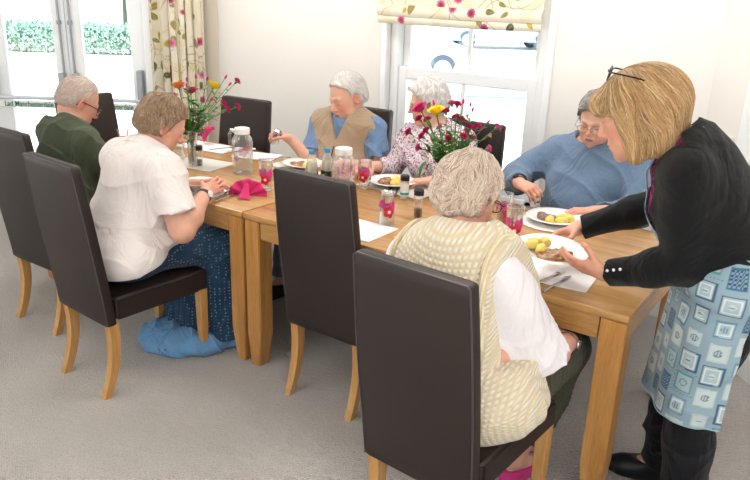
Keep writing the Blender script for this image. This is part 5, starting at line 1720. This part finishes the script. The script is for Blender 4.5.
# ------------------------------------------------------------------ plates of food
def plate(x, y, z, label, r=.122, name='dinner_plate', cat='plate', rot=(0, 0, 0)):
    m = MB()
    k = r / .122
    m.lathe([(0, .004), (.052 * k, .003), (.056 * k, 0), (.066 * k, .003), (.086 * k, .016), (.118 * k, .024), (.122 * k, .0265), (.120 * k, .0285), (.088 * k, .021), (.070 * k, .0085), (.050 * k, .0065), (0, .0065)], 72)
    o = m.build(name, M['china'], auto=60, loc=(x, y, z), rot=rot); tag(o, label, cat); return o
def stew(x, y, z, r, mat, label, seed, sx=1.0, sy=1.0, rz=0, hgt=.012):
    rg = np.random.default_rng(seed)
    ch = [(rg.random() * 2 * PI, r * .85 * rg.random() ** .6, .006 + .008 * rg.random(), rg.random()) for _ in range(16)]
    def f(P):
        q = P.copy()
        th_ = np.arctan2(q[:, 1], q[:, 0]); rad = r * (1 + .10 * np.sin(th_ * 3 + seed) + .05 * np.sin(th_ * 7 + seed * 2))
        d = d_ell(q, (0, 0, 0), (r, r, hgt)) + .10 * (r - rad)
        for a, d0, s_, zz in ch: d = smin(d, d_ell(q, (d0 * math.cos(a), d0 * math.sin(a), hgt * .55), (s_ * 1.3, s_, s_ * .8)), .006)
        d = d - .0015 * nz(q, 180, seed)
        return smax(d, -.002 - q[:, 2], .002)
    me = mesh_sdf(f, V3(-r - .03, -r - .03, -.01), V3(r + .03, r + .03, .04), .003, 'stew', levels=2, pad=.3)
    o = link('stew', me, mat, None, (x, y, z), (0, 0, rz)); o.scale = (sx, sy, 1); return tag(o, label, 'stew', kind='stuff')
def potato_mesh(seed):
    rg = np.random.default_rng(seed)
    def f(P):
        d = d_ell(P, (0, 0, .014), (.024, .018, .0155)); d = smin(d, d_ell(P, (.008, .002, .016), (.015, .015, .013)), .01)
        d = d + .0015 * nz(P, 90, seed)
        n_ = unit(rg.normal(0, 1, 3) * V3(1, 1, .3)) if False else unit(V3(math.cos(seed), math.sin(seed), .35))
        return smax(d, P @ n_ - .021, .0015)
    return mesh_sdf(f, V3(-.04, -.04, -.01), V3(.04, .04, .04), .0025, 'potato', levels=2, pad=.3)
PM_ = [potato_mesh(s_) for s_ in (1, 2, 3)]
for me in PM_: me.materials.append(M['potato'])
def potatoes(pts, group, where):
    for k, (x, y, z, s_, a) in enumerate(pts):
        o = bpy.data.objects.new('potato', PM_[k % 3]); COL.objects.link(o); o.location = (x, y, z); o.rotation_euler = (0, 0, a); o.scale = (s_, s_, s_)
        tag(o, 'yellow boiled potato on ' + where, 'potato', group)
# served plate in the standing woman's hands
SP = V3(1.398, .095, .864)
plate(SP[0], SP[1], SP[2], 'white dinner plate of stew and potatoes held up by the standing woman', .128, rot=(R(3), R(4), 0))
stew(SP[0] + .028, SP[1] - .022, SP[2] + .010, .058, M['stew'], 'brown stew in gravy on the plate being served', 3, 1.15, .8, .9)
def lift(p, zz=.006): return (SP[0] + p[0], SP[1] + p[1], SP[2] + zz + p[0] * -.07 * 1 + p[1] * .05, p[2], p[3])
potatoes([lift((-.062, -.015, 1.05, .4), .012), lift((-.022, -.030, 1.0, 1.6), .012), lift((-.032, .035, 1.0, 2.5), .013), lift((-.070, .020, .9, .2), .012)], 'potatoes on the served plate', 'the plate being served')
# blue jumper
plate(1.15, .79, Z0 + .006, 'white dinner plate in front of the person in the blue jumper', .128)
stew(1.105, .79, Z0 + .016, .042, M['mince'], 'chopped brown meat on the blue-jumper person\'s plate', 5, 1, 1.1)
potatoes([(1.195, .745, Z0 + .013, 1.15, .3), (1.15, .722, Z0 + .013, 1.1, 1.5), (1.215, .79, Z0 + .014, 1.15, 2.2), (1.175, .79, Z0 + .016, 1.0, .8)], 'potatoes on the plate by the blue jumper', 'the plate by the blue jumper')
# waistcoat
plate(-.345, .835, Z0 + .0035, 'white dinner plate in front of the waistcoated person', .125)
stew(-.375, .82, Z0 + .015, .045, M['stew'], 'brown stew on the waistcoated person\'s plate', 7, 1, 1)
potatoes([(-.295, .84, Z0 + .012, 1.1, .3), (-.31, .805, Z0 + .012, 1.05, 1.5), (-.32, .87, Z0 + .013, 1.05, 2.2)], 'potatoes on the waistcoated person\'s plate', 'the waistcoated person\'s plate')
# plum blouse
plate(.245, .835, Z0 + .0035, 'white dinner plate in front of the person in the plum blouse', .125)
stew(.205, .835, Z0 + .015, .045, M['stew'], 'brown stew on the plum-blouse person\'s plate', 9)
potatoes([(.285, .80, Z0 + .012, 1.1, .3), (.26, .845, Z0 + .018, 1.15, 1.5), (.31, .84, Z0 + .013, 1.05, 2.2)], 'potatoes on the plum-blouse person\'s plate', 'the plum-blouse person\'s plate')
# white blouse: deep bowl
m = MB(); m.lathe([(0, .004), (.034, .003), (.036, 0), (.048, .008), (.072, .034), (.084, .042), (.083, .045), (.070, .038), (.046, .013), (0, .008)], 56)
o = m.build('food_bowl', M['china'], auto=60, loc=(-.40, .115, Z0 + .0065)); tag(o, 'deep white bowl of stew before the person in the white blouse', 'bowl')
stew(-.40, .115, Z0 + .026, .052, M['stew'], 'brown stew in the deep white bowl', 11)
plate(-1.22, .16, Z0 + .0035, 'white dinner plate before the person in the dark green polo shirt', .125)
stew(-1.21, .16, Z0 + .015, .05, M['stew'], 'stew on the green polo shirt person\'s plate', 12)

# ------------------------------------------------------------------ flowers
def bloom_mesh(kind):
    m = MB()
    if kind == 'rose':
        for ring, (n, r, tilt, ln) in enumerate(((3, .004, .1, .030), (5, .009, .35, .031), (6, .013, .75, .030))):
            for k in range(n):
                a = 2 * PI * (k + ring * .37) / n
                def f(u, v, a=a, r=r, tilt=tilt, ln=ln):
                    w = (u - .5) * 2 * (.014 + r * .45) * math.sin(min(1, v * 1.3 + .25) * PI * .62)
                    out = r * min(1, v * 2) + ln * math.sin(tilt) * v ** 1.3 + .004 * v ** 4 + -.35 * w * w / .012
                    z = ln * math.cos(tilt) * v
                    return (out * math.cos(a) - w * math.sin(a), out * math.sin(a) + w * math.cos(a), z)
                m.grid(f, 7, 8)
    elif kind == 'carnation':
        rg = random.Random(5)
        for k in range(34):
            a = rg.random() * 2 * PI; tl = .15 + 1.15 * (k / 34); ln = .015 + .004 * rg.random()
            def f(u, v, a=a, tl=tl, ln=ln, k=k):
                w = (u - .5) * .013 * (v + .15)
                o_ = ln * math.sin(tl) * v; z = ln * math.cos(tl) * v + .0018 * math.sin(u * 14 + k) * v
                return (o_ * math.cos(a) - w * math.sin(a), o_ * math.sin(a) + w * math.cos(a), z)
            m.grid(f, 6, 4)
    else:
        m.lathe([(0, -.004), (.0035, -.001), (.005, .005), (.0038, .012), (.0015, .016), (0, .017)], 10)
    return m.mesh('bloom')
BL = {k: bloom_mesh(k) for k in ('rose', 'carnation', 'bud')}
def leaf_pts(m, c, d, up, L, W):
    d = Vector(d).normalized(); s_ = d.cross(Vector(up)).normalized(); u_ = s_.cross(d)
    def f(u, v):
        w = (u - .5) * 2 * W * math.sin(min(1, v * .94 + .06) * PI) ** .8
        return Vector(c) + d * (L * v) + s_ * w + u_ * (abs(w) * .35 - L * .25 * v * v)
    m.grid(f, 5, 9)
def flower(base, mouth_z, mouth_r, off, kind, mat, label, group, leaves=2, scale=1.0, cat='flower', name=None, seed=0, stemr=.0016, calyx=True, leafL=.035):
    rg = random.Random(seed)
    e = thing(name or kind, label, cat, (base[0], base[1], base[2]), 0, group)
    tip = Vector(off); az = math.atan2(off[1], off[0]) + rg.uniform(-.5, .5)
    mr = min(mouth_r, math.hypot(off[0], off[1]) * .6)
    m0 = Vector((mr * math.cos(az), mr * math.sin(az), mouth_z)); b0 = Vector((-m0.x * .7 + rg.uniform(-.008, .008), -m0.y * .7 + rg.uniform(-.008, .008), .018))
    pts = [b0, (b0 + m0) / 2, m0, m0.lerp(tip, .5) + Vector((0, 0, .012)), tip]
    # smooth
    sp = []
    for i in range(len(pts) - 1):
        for q in range(4):
            t_ = q / 4; p0 = pts[max(i - 1, 0)]; p1 = pts[i]; p2 = pts[i + 1]; p3 = pts[min(i + 2, len(pts) - 1)]
            sp.append(.5 * ((2 * p1) + (p2 - p0) * t_ + (2 * p0 - 5 * p1 + 4 * p2 - p3) * t_ ** 2 + (-p0 + 3 * p1 - 3 * p2 + p3) * t_ ** 3))
    sp.append(pts[-1])
    m = MB(); m.tube(sp, stemr, 6)
    m.build('stem', M['stem'], e)
    dr = (sp[-1] - sp[-3]).normalized()
    if kind not in ('spray',):
        o = bpy.data.objects.new('bloom', BL[kind].copy()); COL.objects.link(o); o.data.materials.append(mat)
        o.parent = e; o.location = tip; o.rotation_euler = dr.to_track_quat('Z', 'Y').to_euler(); o.scale = (scale,) * 3
        if kind != 'bud':
            c = MB(); c.lathe([(.0018, -.010 * scale), (.0045 * scale, -.004 * scale), (.0055 * scale, .003 * scale), (.0048 * scale, .008 * scale)], 10)
            cc = c.build('calyx', M['stem'], e, loc=tip, rot=o.rotation_euler)
    for k in range(leaves):
        i = rg.randint(9, len(sp) - 3)
        d = Vector((rg.uniform(-1, 1), rg.uniform(-1, 1), rg.uniform(-.2, .8)))
        m = MB(); leaf_pts(m, sp[i], d, (0, 0, 1), leafL * rg.uniform(.7, 1.3), leafL * .24); m.build('leaf', M['leaf'], e, auto=None)
    return e
def vase(x, y, label, h=.20, r=.030):
    e = thing('flower_vase', label, 'vase', (x, y, Z0 + .0035))
    m = MB(); m.lathe([(0, 0), (r * .95, 0), (r, .004), (r * .88, h * .4), (r * .95, h * .75), (r * 1.3, h), (r * 1.3 - .0022, h), (r * .95 - .0025, h * .75), (r * .88 - .0025, h * .4), (r * .9, .012), (0, .012)], 40, cap=False)
    m.build('glass_wall', M['glassware'], e)
    m = MB(); m.lathe([(0, .0125), (r * .88, .013), (r * .84, h * .4), (r * .86, h * .6), (0, h * .6)], 32); m.build('water', M['water'], e)
vx1, vy1 = -.82, .44
vase(vx1, vy1, 'slim clear glass vase of roses near the garden door end')
V1 = [('orange', -.086, .002, .414), ('mrose', -.014, .022, .393), ('yrose', .043, .128, .416), ('bud', .025, .027, .476), ('bud', .113, .025, .473), ('bud', .141, .127, .479), ('carn', .129, .219, .449), ('carn', .15, .09, .345), ('carn', .153, .115, .31), ('carn', .182, .162, .325), ('bud', .114, .046, .367), ('bud', -.018, -.078, .386), ('bud', .024, -.034, .465), ('bud', .122, .173, .436), ('bud', .044, -.053, .437)]
V2 = [('mrose', -.103, -.129, .429), ('yrose', -.039, -.093, .419), ('carn', -.064, .036, .406), ('carnp', -.039, .045, .446), ('carn', .032, -.036, .458), ('bud', -.068, -.075, .46), ('carn', -.127, -.096, .381), ('carn', -.119, -.035, .369), ('carn', .016, -.008, .393), ('carn', .041, .006, .38), ('carn', -.172, -.107, .315), ('carn', -.147, -.026, .287), ('carn', -.112, -.05, .32), ('bud', -.088, -.031, .277), ('carnp', -.117, -.099, .249), ('carn', .016, -.07, .302), ('carn', .073, -.032, .314), ('carn', .072, .032, .348), ('carn', .094, .06, .352), ('carnp', .066, .073, .293), ('carnp', .024, .087, .319), ('carnp', .116, .139, .242), ('carnp', .173, .1, .357), ('bud', .125, .098, .374), ('bud', .138, .095, .315), ('bud', .059, -.03, .474), ('bud', .064, .031, .454), ('bud', .076, .032, .432), ('bud', -.069, .004, .342)]
for (bx_, by_, lst, where, hh, sc2) in ((vx1, vy1, V1, 'in the slim vase at the garden door end', .20, 1.0), (.60, .80, V2, 'in the full bouquet before the sash window', .17, 1.0)):
    for k, (kd, dx, dy, dz) in enumerate(lst):
        b_pos = (bx_, by_, Z0 + .0035)
        kw = dict(seed=k * 3 + int(bx_ * 10) + 50)
        if kd == 'yrose': flower(b_pos, hh, .028, (dx, dy, dz), 'rose', M['petal_yellow'], 'yellow rose ' + where, None, 4, 1.15, leafL=.05, stemr=.0024, **kw)
        elif kd == 'mrose': flower(b_pos, hh, .028, (dx, dy, dz), 'rose', M['petal_magenta'], 'magenta rose ' + where, None, 4, 1.15, leafL=.05, stemr=.0024, **kw)
        elif kd == 'orange': flower(b_pos, hh, .028, (dx, dy, dz), 'rose', M['petal_orange'], 'orange rose ' + where, None, 3, 1.1, leafL=.05, stemr=.0022, **kw)
        elif kd == 'carn': flower(b_pos, hh, .028, (dx, dy, dz), 'carnation', M['petal_magenta'], 'small magenta spray carnation ' + where, 'magenta carnations ' + where, 6, 1.35, **kw)
        elif kd == 'carnp': flower(b_pos, hh, .028, (dx, dy, dz), 'carnation', M['petal_pink'], 'paler pink spray carnation ' + where, 'paler pink carnations ' + where, 6, 1.3, **kw)
        else: flower(b_pos, hh, .028, (dx, dy, dz), 'bud', M['petal_magenta'], 'narrow unopened carnation bud ' + where, 'carnation buds ' + where, 5, 1.3, name='carnation_bud', **kw)
vase(.60, .80, 'clear glass vase of the full bouquet before the sash window', .17)
# leafy foliage sprigs filling each bouquet
for (bx_, by_, n, sprd, top, where) in ((vx1, vy1, 12, .07, .33, 'in the slim vase at the garden door end'), (.60, .80, 14, .11, .31, 'in the full bouquet before the sash window')):
    for k in range(n):
        rg = random.Random(k * 7 + 3); a = 2 * PI * k / n + rg.random()
        off = (math.cos(a) * sprd * rg.uniform(.4, 1.1), math.sin(a) * sprd * rg.uniform(.4, 1.1), top * rg.uniform(.8, 1.1))
        e = thing('foliage_sprig', 'green leafy sprig ' + where, 'foliage', (bx_, by_, Z0 + .0035), 0, 'leafy sprigs ' + where)
        base = Vector((0, 0, .02)); tip = Vector(off); pts = [base, Vector((off[0] * .15, off[1] * .15, .15)), tip * .6 + Vector((0, 0, .03)), tip]
        m = MB(); m.tube(pts, [.002, .002, .0016, .001], 6); m.build('stem', M['stem'], e)
        for q in range(9):
            f_ = .35 + .65 * q / 8; i = min(2, int(f_ * 3)); tt = f_ * 3 - i; c = pts[i].lerp(pts[i + 1], min(1, tt))
            d = Vector((rg.uniform(-1, 1), rg.uniform(-1, 1), rg.uniform(-.1, .9)))
            m = MB(); leaf_pts(m, c, d, (0, 0, 1), rg.uniform(.04, .07), rg.uniform(.010, .017)); m.build('leaf', M['leaf'], e, auto=None)
# one broad leaf hanging out of the full bouquet
e = thing('broad_leaf', 'broad bright green leaf hanging low from the full bouquet', 'leaf', (.60, .80, Z0 + .17))
m = MB(); m.tube([(0, 0, 0), (-.05, -.05, .02), (-.085, -.085, .0)], .0016, 6); m.build('stem', M['stem'], e)
m = MB(); leaf_pts(m, (-.085, -.085, .02), (-.35, -.35, -.75), (0, 0, 1), .085, .026); m.build('leaf', M['leaf'], e, auto=None)

# ------------------------------------------------------------------ on the floor
M['blue_cloth'] = fabric('light_blue_cotton', '#6d9cc8', .85, .10, 500, .3, 10)
def cloth_pile(P):
    q = P - V3(-.385, -.03, .0)
    d = d_ell(q, (0, 0, .05), (.23, .16, .080)); d = smin(d, d_ell(q, (.10, .12, .03), (.14, .12, .05)), .03)
    d = smin(d, d_ell(q, (-.05, -.10, .03), (.16, .10, .05)), .04)
    r_ = np.sin(q[:, 0] * 24 + 2.8 * np.sin(q[:, 1] * 13) + q[:, 2] * 20)
    st = q[:, 0] * 1.2 - q[:, 1] * .5 + .3 * q[:, 2]
    st = st * 9 - np.floor(st * 9)
    d = d - .014 * (1 - np.abs(r_)) ** 3 - .006 * nz(q, 22, 4) - .004 * np.sin(st * 6)
    return smax(d, -P[:, 2] + .002, .003)
me = mesh_sdf(cloth_pile, V3(-.85, -.30, -.01), V3(-.15, .35, .2), .006, 'cloth')
o = link('dropped_cardigan', me, M['blue_cloth']); tag(o, 'light blue cardigan dropped in a heap under the white-blouse person\'s chair', 'clothing')
# wheeled walking frame, mostly out of the picture
e = thing('walking_frame', 'black and grey wheeled walking frame at the far left edge', 'walking frame', (-2.80, .14, 0), R(20))
for sx in (-.2, .2):
    for sy in (-.22, .22):
        mm = Matrix.Translation((sx, sy, .075)) @ Matrix.Rotation(R(90), 4, 'X')
        m = MB(); m.lathe([(0, -.014), (.055, -.014), (.072, -.012), (.075, 0), (.072, .012), (.055, .014), (0, .014)], 28, M=mm); w_ = m.build('wheel', M['black_plastic'], e)
        m = MB(); m.lathe([(0, -.017), (.03, -.017), (.03, .017), (0, .017)], 18, M=mm); m.build('hub', M['alu'], w_)
        m = MB(); m.tube([(sx, sy, .075), (sx, sy * .93, .30), (sx * .35 - .13, sy * .85, .86)], .012, 10); m.build('leg', M['alu'], e)
for sy in (-.19, .19):
    m = MB(); m.tube([(-.24, sy, .86), (-.02, sy, .88)], .016, 10); m.build('handle', M['black_plastic'], e)
m = MB(); m.box((0, 0, .52), (.32, .34, .03), .01, 2); m.build('seat', M['black_plastic'], e)
m = MB(); m.tube([(-.17, -.2, .40), (-.17, .2, .40)], .010, 8); m.tube([(.17, -.2, .40), (.17, .2, .40)], .010, 8); m.build('crossbar', M['alu'], e)
# ================================================================== outside
def W2T(X, Y, z=0):      # metres to the right of / ahead of the viewer's standing point
    return Vector((2.232 + X * .82265 - Y * .56855, -2.1795 + X * .56855 + Y * .82265, z))
M['paving'] = plain('pale_paving', '#e8e6e0', .9, nscale=.6, var=.06)
t = NT('hedge_leaves'); M['hedge'] = t.set(t.mix(t.noise(t.co(), 9, 6, .7), '#4f8076', '#a8c9b6'), .8, 0, .3)
t = NT('sunlit_leaves'); M['sunleaf'] = t.set(t.mix(t.noise(t.co(), 6, 6, .7), '#9fb47a', '#d6dca8'), .8, 0, .3)
M['lawn'] = plain('sunny_lawn', '#c3cf9f', .9, nscale=3, var=.2)
M['carblue'] = plain('car_paint_blue', '#8fb4d6', .3, .0, coat=.6)
M['carwhite'] = plain('car_paint_white', '#eef2f6', .2, coat=.6)
M['carglass'] = plain('car_glass', '#7891a6', .1, .0)
M['tyre'] = plain('tyre_rubber', '#33475a', .8)
M['render'] = plain('house_render', '#e9edf0', .9, nscale=1, var=.04)
M['bark'] = plain('bark', '#5d6a66', .9, nscale=8, var=.3)

m = MB(); m.box((-10, 26, -.14), (110, 90, .06)); g = m.build('ground', M['paving'], smooth=False); g['kind'] = 'structure'

def leaf_cloud(name, mat, n, fn, size, parent=None, seed=3):
    rg = random.Random(seed); m = MB()
    for k in range(n):
        c = Vector(fn(rg)); a = Euler((rg.random() * 6, rg.random() * 6, rg.random() * 6)).to_matrix()
        s = size * (.6 + .8 * rg.random())
        m.add([c + a @ Vector(q) * s for q in ((-.5, 0, 0), (0, -.28, .06), (.5, 0, 0), (0, .28, .06))], [(0, 1, 2, 3)])
    return m.build(name, mat, parent, smooth=False)
def hedge(X0, X1, Y, h, label):
    c = W2T((X0 + X1) / 2, Y); e = thing('hedge', label, 'hedge', c, PA)
    w = X1 - X0
    leaf_cloud('foliage', M['hedge'], 26000, lambda r: ((r.random() - .5) * w, (r.random() - .5) * .9 * (1 - .0), .06 + r.random() ** .85 * (h + .04) + .05 * math.sin(r.random() * 9) - .10), .10, e, 8)
    m = MB()
    for k in range(int(w / .6)):
        m = MB(); m.tube([(-w / 2 + .3 + k * .6, 0, 0 - .11), (-w / 2 + .32 + k * .6, .03, h * .8)], .03, 6); m.build('stem', M['bark'], e)
hedge(-14.5, -4.0, 19.5, .62, 'clipped green hedge across the garden beyond the glazed doors')
m = MB(); m.box((0, 0, 0), (24, 12, .1)); o = m.build('lawn', M['lawn'], smooth=False, loc=W2T(-12, 27, -.06), rot=(0, 0, PA)); o['kind'] = 'structure'
def tree(name, X, Y, s, label, seed):
    e = thing(name, label, 'tree', W2T(X, Y, -.11), 0, 'trees beyond the garden doors')
    m = MB(); m.tube([(0, 0, 0), (.04 * s, 0, .9 * s), (0, .03 * s, 1.9 * s)], [.10 * s, .07 * s, .04 * s], 8); m.build('trunk', M['bark'], e)
    def f(r):
        d = Vector((r.gauss(0, 1), r.gauss(0, 1), r.gauss(0, 1))).normalized() * (r.random() ** .4)
        return (d.x * 1.2 * s, d.y * 1.2 * s, 2.5 * s + d.z * 1.1 * s)
    leaf_cloud('crown', M['sunleaf'], 2600, f, .22 * s, e, seed)
tree('tree', -11.2, 26, .95, 'slender pale leafy tree seen through the left garden door', 4)
tree('tree', -8.6, 25, 1.0, 'slender pale leafy tree seen through the right garden door', 6)

def car(X, Y, rz, paint, label, L=4.2):
    e = thing('car', label, 'car', W2T(X, Y, -.11), PA + R(rz), None)
    # side outline swept across the width with rounded shoulders
    body = [(-.5, .28), (-.5, .62), (-.46, .80), (-.33, .86), (.22, .88), (.40, .80), (.49, .66), (.5, .3)]
    roof = [(-.42, .84), (-.30, 1.26), (-.22, 1.36), (.06, 1.38), (.16, 1.28), (.30, .86)]
    def ext(pts, w0, w1, mat, nm, z_hi):
        m = MB(); n = len(pts); vs = []
        for s, inset in ((-1, 1), (-1, 0), (1, 0), (1, 1)):
            for x, z in pts:
                k = .06 if inset else 0
                ww = w0 + (w1 - w0) * max(0, min(1, (z - pts[0][1]) / (z_hi - pts[0][1])))
                vs.append((x * L * (1 - k * .4), s * (ww - (0 if inset else k)) * 1.0, z - (0 if inset == 0 else 0)))
        fs = []
        for r_ in range(3):
            for i in range(n): fs.append((r_ * n + i, r_ * n + (i + 1) % n, (r_ + 1) * n + (i + 1) % n, (r_ + 1) * n + i))
        fs += [tuple(range(n - 1, -1, -1)), tuple(3 * n + i for i in range(n))]
        m.add(vs, fs); return m.build(nm, mat, e, auto=30)
    ext(body, .86, .82, paint, 'body', .88)
    ext(roof, .76, .62, M['carglass'], 'cabin', 1.38)
    m = MB(); m.box((-.035 * L, 0, 1.375), (.3 * L, 1.2, .05), .02, 2); m.build('roof', paint, e)
    for sx in (-.31, .31):
        for sy in (-1, 1):
            mm = Matrix.Translation((sx * L, sy * .76, .31)) @ Matrix.Rotation(R(90), 4, 'X')
            m = MB(); m.lathe([(.0, -.1), (.20, -.1), (.30, -.09), (.315, 0), (.30, .09), (.20, .1), (0, .1)], 24, M=mm); w = m.build('wheel', M['tyre'], e)
            m = MB(); m.lathe([(0, -.105), (.19, -.105), (.19, .105), (0, .105)], 16, M=mm); m.build('hub_cap', M['alu'], w)
    return e
car(-.1, 16, 6, M['carwhite'], 'white car parked outside the sash window, nearest the building')
car(-1.2, 25, 0, M['carblue'], 'blue car parked farther off, left in the upper sash')
car(4.2, 26.5, 3, M['carblue'], 'blue car parked farther off, right in the upper sash')
# terrace across the street
e = thing('terrace_house', 'pale rendered house across the street beyond the sash window', 'building', W2T(2, 36, -.11), PA)
m = MB(); m.box((0, 2, 2.5), (26, 4, 5.0)); m.build('wall', M['render'], e, smooth=False)
for k in range(9):
    m = MB(); m.box((-11 + k * 2.7, -.02, .95), (1.1, .08, 1.1), .01, 1); f = m.build('window', M['gloss'], e, smooth=False)
    m = MB(); m.box((-11 + k * 2.7, -.07, .95), (.95, .03, .95)); m.build('pane', M['carglass'], f, smooth=False)
# low planter wall nearer the window
m = MB(); m.box((0, 0, .18), (1.9, .3, .34), .03, 2)
o = m.build('planter_wall', plain('planter_blue_grey', '#7fa9bd', .7, nscale=4), smooth=True, loc=W2T(2.05, 13.6, -.11), rot=(0, 0, PA - .05))
tag(o, 'low blue-grey planter wall outside the lower sash', 'planter')

# ================================================================== light and camera
def area(name, loc, sx, sy, e, col=(1, 1, 1), rot=(0, 0, 0)):
    ld = bpy.data.lights.new(name, 'AREA'); ld.shape = 'RECTANGLE'; ld.size = sx; ld.size_y = sy; ld.energy = e; ld.color = col
    o = bpy.data.objects.new(name, ld); COL.objects.link(o); o.location = loc; o.rotation_euler = rot
    return o
# unseen fill panels, added under the ceiling to brighten the room
def panel(x, y, e):
    p = thing('ceiling_light', 'recessed white ceiling light panel', 'ceiling light', (x, y, CH - .02), 0, 'ceiling light panels')
    m = MB(); m.box((0, 0, .0), (1.26, .66, .035), .006, 1); m.build('panel_frame', M['gloss'], p, smooth=False)
    area('panel_light', (x, y, CH - .045), 1.2, .6, e, (1, .97, .94))
for x, y, e in ((.9, .75, 26), (-1.2, .75, 24), (-.2, -1.7, 12), (2.4, -1.7, 12)): panel(x, y, e)

sd = bpy.data.lights.new('sun', 'SUN'); sd.energy = 17; sd.angle = .02; sd.color = (1, .98, .94)
so = bpy.data.objects.new('sun', sd); COL.objects.link(so)
so.rotation_euler = Vector((-.35, .55, -1.0)).to_track_quat('-Z', 'Y').to_euler()

wd = bpy.data.worlds.new('sky'); sc.world = wd; wd.use_nodes = True
bg = wd.node_tree.nodes['Background']
bg.inputs[0].default_value = (.86, .93, 1.0, 1); bg.inputs[1].default_value = 1.15
cd = bpy.data.cameras.new('camera'); cam = bpy.data.objects.new('camera', cd); COL.objects.link(cam)
cd.sensor_fit = 'HORIZONTAL'; cd.sensor_width = 36; cd.lens = 718.37 / 750 * 36
cd.clip_start = .05; cd.clip_end = 300
FX, FY = -.56855, .82265
pitch, roll = .33476, .03343
fw = Vector((FX * math.cos(pitch), FY * math.cos(pitch), -math.sin(pitch)))
up0 = Vector((FX * math.sin(pitch), FY * math.sin(pitch), math.cos(pitch)))
rt0 = Vector((FY, -FX, 0))
rt = rt0 * math.cos(roll) + up0 * math.sin(roll)
up = up0 * math.cos(roll) - rt0 * math.sin(roll)
mm = Matrix((rt, up, -fw)).transposed().to_4x4()
mm.translation = Vector((2.23207, -2.17949, 1.71490))
cam.matrix_world = mm
sc.camera = cam
vs_ = sc.view_settings
sc.display_settings.display_device = 'sRGB'
vs_.view_transform = 'Standard'; vs_.look = 'None'; vs_.gamma = 1; vs_.exposure = -0.02; vs_.use_curve_mapping = False
sc.cycles.max_bounces = 8; sc.cycles.transparent_max_bounces = 16
sc.cycles.caustics_reflective = False; sc.cycles.caustics_refractive = False
